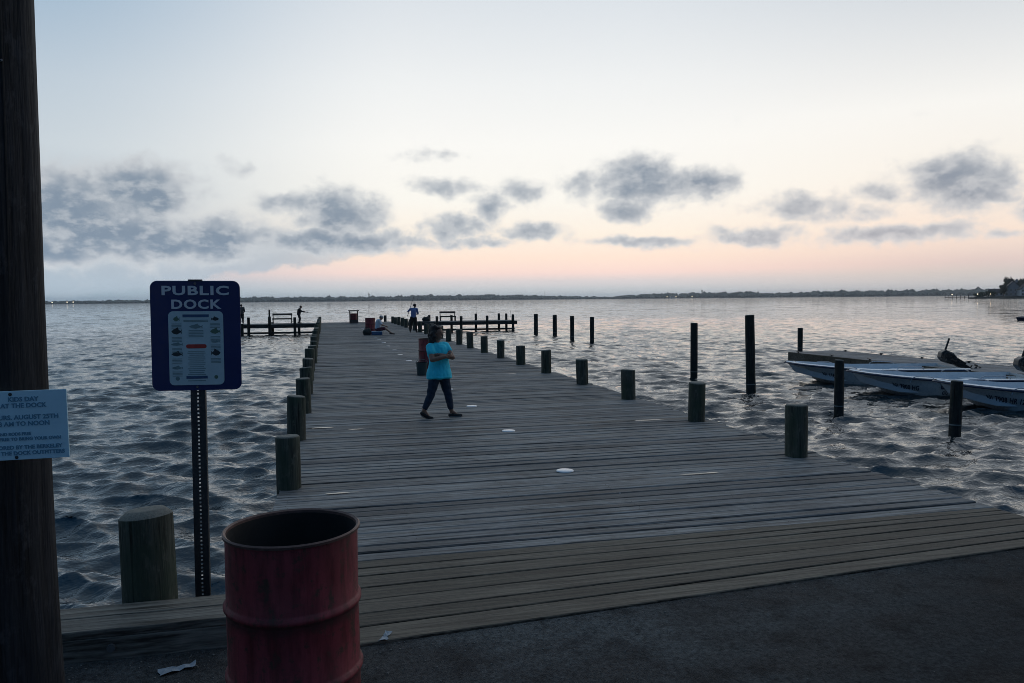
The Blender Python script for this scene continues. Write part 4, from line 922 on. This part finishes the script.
# seated person
g = ground(379, 335)
far_person((g.x, g.y, 0), R(-8), 'person in white shirt seated on a low cooler against the red drum', dict(pel=(-.08, 0, .34), che=(.0, 0, .74), rsh=(.02, -.18, .82), lsh=(.02, .18, .82), hd=(.14, 0, .98), look=(.9, -.1, -.4),
    rel=(.18, -.22, .58), rwr=(.4, -.12, .5), lel=(.18, .22, .58), lwr=(.4, .1, .5), rhp=(-.04, -.1, .32), rkn=(.38, -.13, .36), ran=(.7, -.13, .12), rtoe=(.86, -.13, .06), lhp=(-.04, .1, .32), lkn=(.36, .14, .38), lan=(.64, .14, .12), ltoe=(.8, .14, .06)),
    M['shirt_w'], M['maroon'], M['skin2'], M['hair'], M['cap_w'], shorts=.8)
c = thing('cooler', 'low blue cooler under the seated person', 'cooler', (g.x-.1, g.y+.02, 0), R(-8)); mb = MB(); mb.box((0, 0, .1), (.6, .38, .18)); bevel(mb.build('box', M['cool'] if 'cool' in M else M.setdefault('cool', plain('blue cooler', (.03, .1, .22), .4)), c), .02); mb = MB(); mb.box((0, 0, .205), (.62, .4, .035)); bevel(mb.build('lid', M['shirt_w'], c), .012)
# two figures on the left arm
stand = dict(pel=(0, 0, .93), che=(0, 0, 1.28), rsh=(.19, 0, 1.42), lsh=(-.19, 0, 1.42), hd=(.0, .02, 1.62), look=(.1, 1, 0), rel=(.25, .03, 1.15), rwr=(.18, .2, 1.02), lel=(-.25, .03, 1.15), lwr=(-.18, .2, 1.02),
             rhp=(.09, 0, .88), rkn=(.1, .03, .48), ran=(.11, -.02, .1), rtoe=(.12, .13, .05), lhp=(-.09, 0, .88), lkn=(-.1, .03, .48), lan=(-.1, -.02, .1), ltoe=(-.1, .13, .05))
p = atY(241.8, 324, YF+.6); far_person((p.x, YF+.6, 0), R(6), 'person in grey jacket standing at the end of the left arm', stand, M['greyj'], M['dark'], M['skin2'], M['hair'], sleeve=1.0)
bend = dict(pel=(-.05, 0, .85), che=(.0, .0, 1.16), rsh=(.03, -.17, 1.28), lsh=(.03, .17, 1.28), hd=(.13, 0, 1.45), look=(1, -.1, -.35), rel=(.2, -.2, 1.05), rwr=(.42, -.1, 1.03), lel=(.2, .2, 1.05), lwr=(.42, .08, 1.06),
            rhp=(-.05, -.09, .8), rkn=(.02, -.1, .44), ran=(-.04, -.1, .1), rtoe=(.12, -.1, .05), lhp=(-.05, .09, .8), lkn=(.05, .1, .44), lan=(.0, .1, .1), ltoe=(.16, .1, .05))
p = atY(299.6, 324, YF+.9); far_person((p.x, YF+.9, 0), R(-2), 'person in dark clothes fishing on the left arm beside the bench', bend, M['dark'], M['dark'], M['skin2'], M['hair'], sleeve=1.0)
rod('fishing_rod', (p.x+.3, YF+.9, .98), (p.x+1.75, YF+.8, 1.05), 'fishing rod held level by the person in dark clothes')
p = atY(476.3, 320, YW+.36); rod('fishing_rod', (p.x, YW+.36, .3), (p.x+.02, YW+.5, 2.55), 'fishing rod upright against a pile on the right arm', .014, .008)
p = atY(511.4, 320, YF+.2); rod('fishing_rod', (p.x, YF+.2, .0), (p.x-.05, YF+.3, .95), 'short rod upright at the outer end of the right arm', .02, .012)

# ------------------------------------------------------------------ far shore
M['wood'] = plain('far woodland', (.045, .06, .04), .9, 0, .4, .05); M['shore'] = plain('shore earth', (.12, .11, .09), .9, 0, .3, .02)
M['wall_w'] = plain('white siding', (.6, .6, .6), .7, 0, .08, 1); M['wall_g'] = plain('grey shingle siding', (.3, .3, .31), .8, 0, .15, 2); M['roofm'] = plain('dark shingles', (.05, .048, .05), .85, 0, .2, 2)
M['glass'] = plain('dark window', (.02, .025, .03), .1, 0, .1, 1, spec=.8); M['lit'] = emit('warm lit lamp', (1, .72, .42), 6); M['leaf'] = plain('dark foliage', (.04, .055, .03), .9, 0, .4, .8); M['bark'] = plain('bark', (.08, .065, .05), .9)
M['lit2'] = emit('distant lamp', (1, .8, .55), 3.5)
def polar(px, D):
    d = ray(px, 299); d = np.array([d[0], d[1]])/np.hypot(d[0], d[1]); return Vector((d[0]*D, d[1]*D, WATER))
def far_shore():
    prof = [(-500, 2.0), (-200, 2.2), (40, 2.2), (150, 2.6), (240, 4.2), (330, 4.2), (352, 3.8), (440, 4.6), (520, 4.2), (600, 2.0), (612, 1.7), (622, 3.0), (660, 4.4), (715, 4.4), (735, 5.2), (750, 4.9), (770, 3.4), (800, 4.0), (840, 4.8), (900, 4.6), (960, 5), (1100, 6), (1500, 7)]
    xs = np.array([a for a, _ in prof]); hs = np.array([h for _, h in prof])
    D = 3300; k = D/FPX; land = MB(); fr = []; 
    for px in np.arange(-500, 1500, 12):
        p = polar(px, D+70*math.sin(px*.013)+40*math.sin(px*.05)); q = polar(px, D+900); fr.append((p, q))
    for (p, q), (p2, q2) in zip(fr[:-1], fr[1:]):
        up = Vector((0, 0, 2.2)); lo = Vector((0, 0, -2)); sh = lambda v, s: v+(v.normalized()*s)
        land.add([p+lo, p2+lo, sh(p2, 12)+up, sh(p, 12)+up], [(0, 1, 2, 3)]); land.add([sh(p, 12)+up, sh(p2, 12)+up, q2+up*1.6, q+up*1.6], [(0, 1, 2, 3)])
    kind(land.build('far_shore', M['shore']), 'structure')
    ico = bmesh.new(); bmesh.ops.create_icosphere(ico, subdivisions=1, radius=1); iv = np.array([v.co[:] for v in ico.verts]); fi = np.array([[v.index for v in f.verts] for f in ico.faces]); ico.free()
    rng = np.random.default_rng(3); n = 5200; V = []; Fq = []
    for i in range(n):
        px = rng.uniform(-500, 1500); h = 1.3*float(np.interp(px, xs, hs)); dep = rng.uniform(0, 1)
        p = polar(px, D+20+70*math.sin(px*.013)+40*math.sin(px*.05)+dep*340); H = h*k*(.55+.45*dep)*rng.uniform(.72, 1.08); w = rng.uniform(9, 17)
        s = np.array([w, w, H*.62])*rng.uniform(.85, 1.15, 3); vv = iv*s*(1+rng.uniform(-.2, .2, (len(iv), 1)))+np.array([p.x, p.y, WATER+1.5+H*.42]); Fq.append(fi+len(V)*len(iv)); V.append(vv)
    V = np.concatenate(V); Fq = np.concatenate(Fq); me = bpy.data.meshes.new('far_wood'); me.from_pydata(V.tolist(), [], Fq.tolist()); me.materials.append(M['wood'])
    o = kind(link('far_wood', me), 'stuff', 'low dark wooded shore along the far side of the bay')
    o['label'] = 'low dark wooded shore along the far side of the bay'
    # lamps, houses and masts on the far shore
    for i, (px, l) in enumerate([(52, 'first warm light from the left on the far shore'), (67, 'bright warm light on the far shore beside the utility pole'), (73, 'warm light third from the left on the far shore'), (346, 'pale light on the far shore left of the roofed bin'), (357, 'pale light on the far shore above the roofed bin'),
                              (667, 'far shore light left of the tall mooring pile'), (676, 'brighter far shore light above the thin mooring pile'), (692, 'far shore light just above the thin mooring pile top'), (433, 'faint far shore light above the woman')]):
        p = polar(px, D-12); t = thing('shore_light', l, 'lamp', p); a = MB(); a.tube([(0, 0, -1), (0, 0, 7)], .25, 8); a.build('lamp_post', M['bench_wood'], t); a = MB(); a.ball((0, 0, 7.5), 1.5); a.build('lamp', M['lit2'], t, True)
    for px, w, l in [(343, 26, 'small white house on the far shore, left of two above the roofed bin'), (359, 20, 'small white house on the far shore, right of two above the roofed bin'), (673, 22, 'small pale house on the far shore left of the tall mooring pile')]:
        house(polar(px, D-5), math.atan2(0, 1)+R(-10), w, 14, 7, 4, 'white', l)
    p = polar(369, D+120); t = thing('lattice_tower', 'thin crane-like tower above the far trees left of centre', 'tower', p)
    a = MB(); 
    for sx in (-3, 3):
        for sy in (-3, 3): a.tube([(sx, sy, 0), (sx*.5, sy*.5, 30)], .7, 6)
    a.build('legs', M['bench_wood'], t); a = MB(); a.box((0, 0, 31), (9, 6, 3)); a.build('platform', M['bench_wood'], t); a = MB(); a.tube([(-2, 0, 32), (-4, 0, 41)], .8, 6); a.build('mast', M['bench_wood'], t)
    for px, h, l in ((702, 33, 'square topped tower above the far trees right of centre'), (545, 36, 'thin mast above the far shore near the centre')):
        p = polar(px, D+150); t = thing('shore_tower', l, 'tower', p); a = MB(); a.tube([(0, 0, 0), (0, 0, h)], 1.6 if px == 702 else .8, 10); a.build('shaft', M['bench_wood'], t)
        a = MB(); a.lathe([(.5, h-5), (3.5, h-4), (3.5, h), (.3, h+2)] if px == 702 else [(.4, h-3), (1.2, h-2), (1.2, h), (.3, h+1)], 14); a.build('tank', M['bench_wood'], t, True)
def house(loc, rz, w, d, hw, hr, wall, label, wins=3, storeys=1, chimney=False, dormers=0, lit=()):
    t = thing('house', label, 'house', loc, rz); wm = M['wall_w'] if wall == 'white' else M['wall_g']
    a = MB(); a.box((0, 0, hw/2), (w, d, hw)); a.prism([(-w/2, hw), (w/2, hw), (0, hw+hr-.2)], -d/2, d/2) if dormers < 0 else None
    if dormers >= 0:
        k = len(a.v); a.add([(-w/2, -d/2, hw), (-w/2, d/2, hw), (-w/2, 0, hw+hr-.2), (w/2, -d/2, hw), (w/2, d/2, hw), (w/2, 0, hw+hr-.2)], [(0, 1, 2), (3, 5, 4)])
    a.build('wall', wm, t)
    r = MB(); o = .6
    if dormers >= 0:   # ridge along x
        for s in (-1, 1): r.add([(-w/2-o, s*(d/2+o), hw-.3), (w/2+o, s*(d/2+o), hw-.3), (w/2+o, 0, hw+hr), (-w/2-o, 0, hw+hr), (-w/2-o, s*(d/2+o), hw-.6), (w/2+o, s*(d/2+o), hw-.6), (w/2+o, 0, hw+hr-.35), (-w/2-o, 0, hw+hr-.35)], [(0, 1, 2, 3), (4, 7, 6, 5), (0, 4, 5, 1), (0, 3, 7, 4), (1, 5, 6, 2)])
    else:              # gable toward the water
        for s in (-1, 1): r.add([(s*(w/2+o), -d/2-o, hw-.3), (s*(w/2+o), d/2+o, hw-.3), (0, d/2+o, hw+hr), (0, -d/2-o, hw+hr), (s*(w/2+o), -d/2-o, hw-.6), (s*(w/2+o), d/2+o, hw-.6), (0, d/2+o, hw+hr-.35), (0, -d/2-o, hw+hr-.35)], [(0, 1, 2, 3), (4, 7, 6, 5), (0, 4, 5, 1), (0, 3, 7, 4), (1, 5, 6, 2)])
    rf = r.build('roof', M['roofm'], t)
    if chimney: c = MB(); c.box((w*.25, 0, hw+hr+.3), (1.3, 1.1, 3)); c.build('chimney', M['wall_g'], rf)
    for s in range(storeys):
        for i in range(wins):
            x = (i+.5)/wins*w-w/2; z = (s+.55)*hw/storeys; f = MB(); f.box((x, -d/2-.03, z), (1.5, .12, 1.9)); fo = f.build('window', M['wall_w'], t); g_ = MB(); g_.box((x, -d/2-.1, z), (1.2, .06, 1.6)); g_.build('pane', M['lit'] if (s, i) in lit else M['glass'], fo)
    return t
far_shore()
def tree(p, h, w, label, seed):
    rs = random.Random(seed); t = thing('tree', label, 'tree', p); tr = MB(); tr.tube([(0, 0, 0), (.1, 0, h*.35), (.2, .1, h*.7)], [.35, .25, .1], 8)
    for k in range(6):
        a = rs.uniform(0, 6.28); tr.tube([(.1, 0, h*.3+k*h*.06), (math.cos(a)*w*.3, math.sin(a)*w*.3, h*.5+k*h*.06)], [.12, .04], 6)
    tr.build('trunk', M['bark'], t)
    c = MB()
    cl = [(rs.gauss(0, w*.24), rs.gauss(0, w*.24), h*(.38+.5*rs.random())) for _ in range(26)]
    for (x, y, z) in cl:
        for k in range(55):
            px, py, pz = x+rs.gauss(0, w*.1), y+rs.gauss(0, w*.1), z+rs.gauss(0, h*.06); s = rs.uniform(.45, .95); u = Vector((rs.gauss(0, 1), rs.gauss(0, 1), rs.gauss(0, 1))).normalized(); v = u.orthogonal().normalized(); P = Vector((px, py, pz))
            c.add([P+u*s, P+v*s*.6, P-u*s, P-v*s*.6], [(0, 1, 2, 3)])
    c.build('crown', M['leaf'], t)
def headland():
    D = 700; l = MB()
    fr = [(968, 700, .5), (976, 705, 1.2), (986, 700, 1.5), (1000, 690, 1.8), (1024, 680, 2), (1100, 640, 2.2), (1250, 560, 2.4)]
    for (a, d, h), (b_, d2, h2) in zip(fr[:-1], fr[1:]):
        p, q = polar(a, d), polar(b_, d2); P, Q = polar(a, d+160), polar(b_, d2+160)
        l.add([p-Vector((0, 0, 2)), q-Vector((0, 0, 2)), q+Vector((0, 0, h2)), p+Vector((0, 0, h))], [(0, 1, 2, 3)]); l.add([p+Vector((0, 0, h)), q+Vector((0, 0, h2)), Q+Vector((0, 0, h2+.5)), P+Vector((0, 0, h+.5))], [(0, 1, 2, 3)])
    kind(l.build('headland', M['shore']), 'structure')
    rz = R(-45)
    Z = Vector((0, 0, 1.6))
    house(polar(1012, 716)+Z, R(-40), 11, 12, 6.0, 5.6, 'grey', 'tall gabled waterfront house with chimney on the right headland', 4, 2, True, -1)
    house(polar(1027, 706)+Z, R(-36), 11, 14, 5.4, 5.2, 'white', 'gabled house at the right picture edge on the headland', 4, 2, False, -1)
    house(polar(996, 728)+Z, R(-40), 9, 8, 3.4, 2.6, 'white', 'low pale house left of the tall gabled house', 3, 1, False)
    tree(polar(1003.5, 708)+Z, 9.5, 4.4, 'narrow dark tree beside the low house on the headland', 1); tree(polar(1009.5, 740)+Z, 15.5, 5, 'tall dark tree behind the tall gabled house', 2)
    tree(polar(1019, 738)+Z, 13.6, 6.5, 'broad dark tree between the two gabled roofs', 3); tree(polar(988, 722)+Z*.7, 4.6, 8, 'low bushy tree at the left tip of the headland', 4); tree(polar(979, 722)+Z*.5, 3.4, 6, 'small bush at the foot of the long pier', 5)
    a, b_ = polar(945, 712), polar(972, 712); d = b_-a
    t = thing('long_pier', 'low dark pier reaching left from the headland', 'pier', a, math.atan2(d.y, d.x)); L = d.length
    m_ = MB(); m_.box((L/2, 0, 1.3), (L, 2.4, .5)); m_.build('deck', M['beam'], t)
    x = 0
    while x <= L:
        for y in (-1, 1): k = MB(); k.tube([(x, y, -2), (x, y, 2.3 if int(x) % 2 else 3.0)], .2, 8); k.build('pile', M['wet_pile'], t)
        x += 2.7
    for px, dd, l in ((952, 712, 'bright pier lamp at the outer end of the low pier'), (977.5, 705, 'warm lamp at the shore end of the low pier'), (990.5, 700, 'dim lamp by the low house on the headland')):
        p = polar(px, dd); t = thing('pier_lamp', l, 'lamp', p); k = MB(); k.tube([(0, 0, 1), (0, 0, 3.3)], .09, 8); k.build('lamp_post', M['bench_wood'], t); k = MB(); k.ball((0, 0, 3.5), .34 if px < 990 else .2); k.build('lamp', M['lit2'] if px < 990 else M['lit'], t, True)
headland()

# ------------------------------------------------------------------ air
def haze():
    m = bpy.data.materials.new('sea haze'); m.use_nodes = True; nt = NT(m.node_tree); nt.n.remove(nt.n['Principled BSDF']); out = nt.n['Material Output']
    v = nt.node('ShaderNodeVolumePrincipled'); v.inputs['Color'].default_value = (.8, .9, 1.0, 1); v.inputs['Density'].default_value = HAZE; v.inputs['Anisotropy'].default_value = .55
    nt.l.new(v.outputs[0], out.inputs['Volume'])
    mb = MB(); mb.box((0, 1000, 28), (20400, 19800, 64)); o = mb.build('haze', m); kind(o, 'stuff', 'thin evening haze over the bay'); o.display_type = 'WIRE'
HAZE = .0001
haze()
S.cycles.max_bounces = 6; S.cycles.volume_bounces = 0
S.cycles.use_denoising = True; S.cycles.filter_width = .9
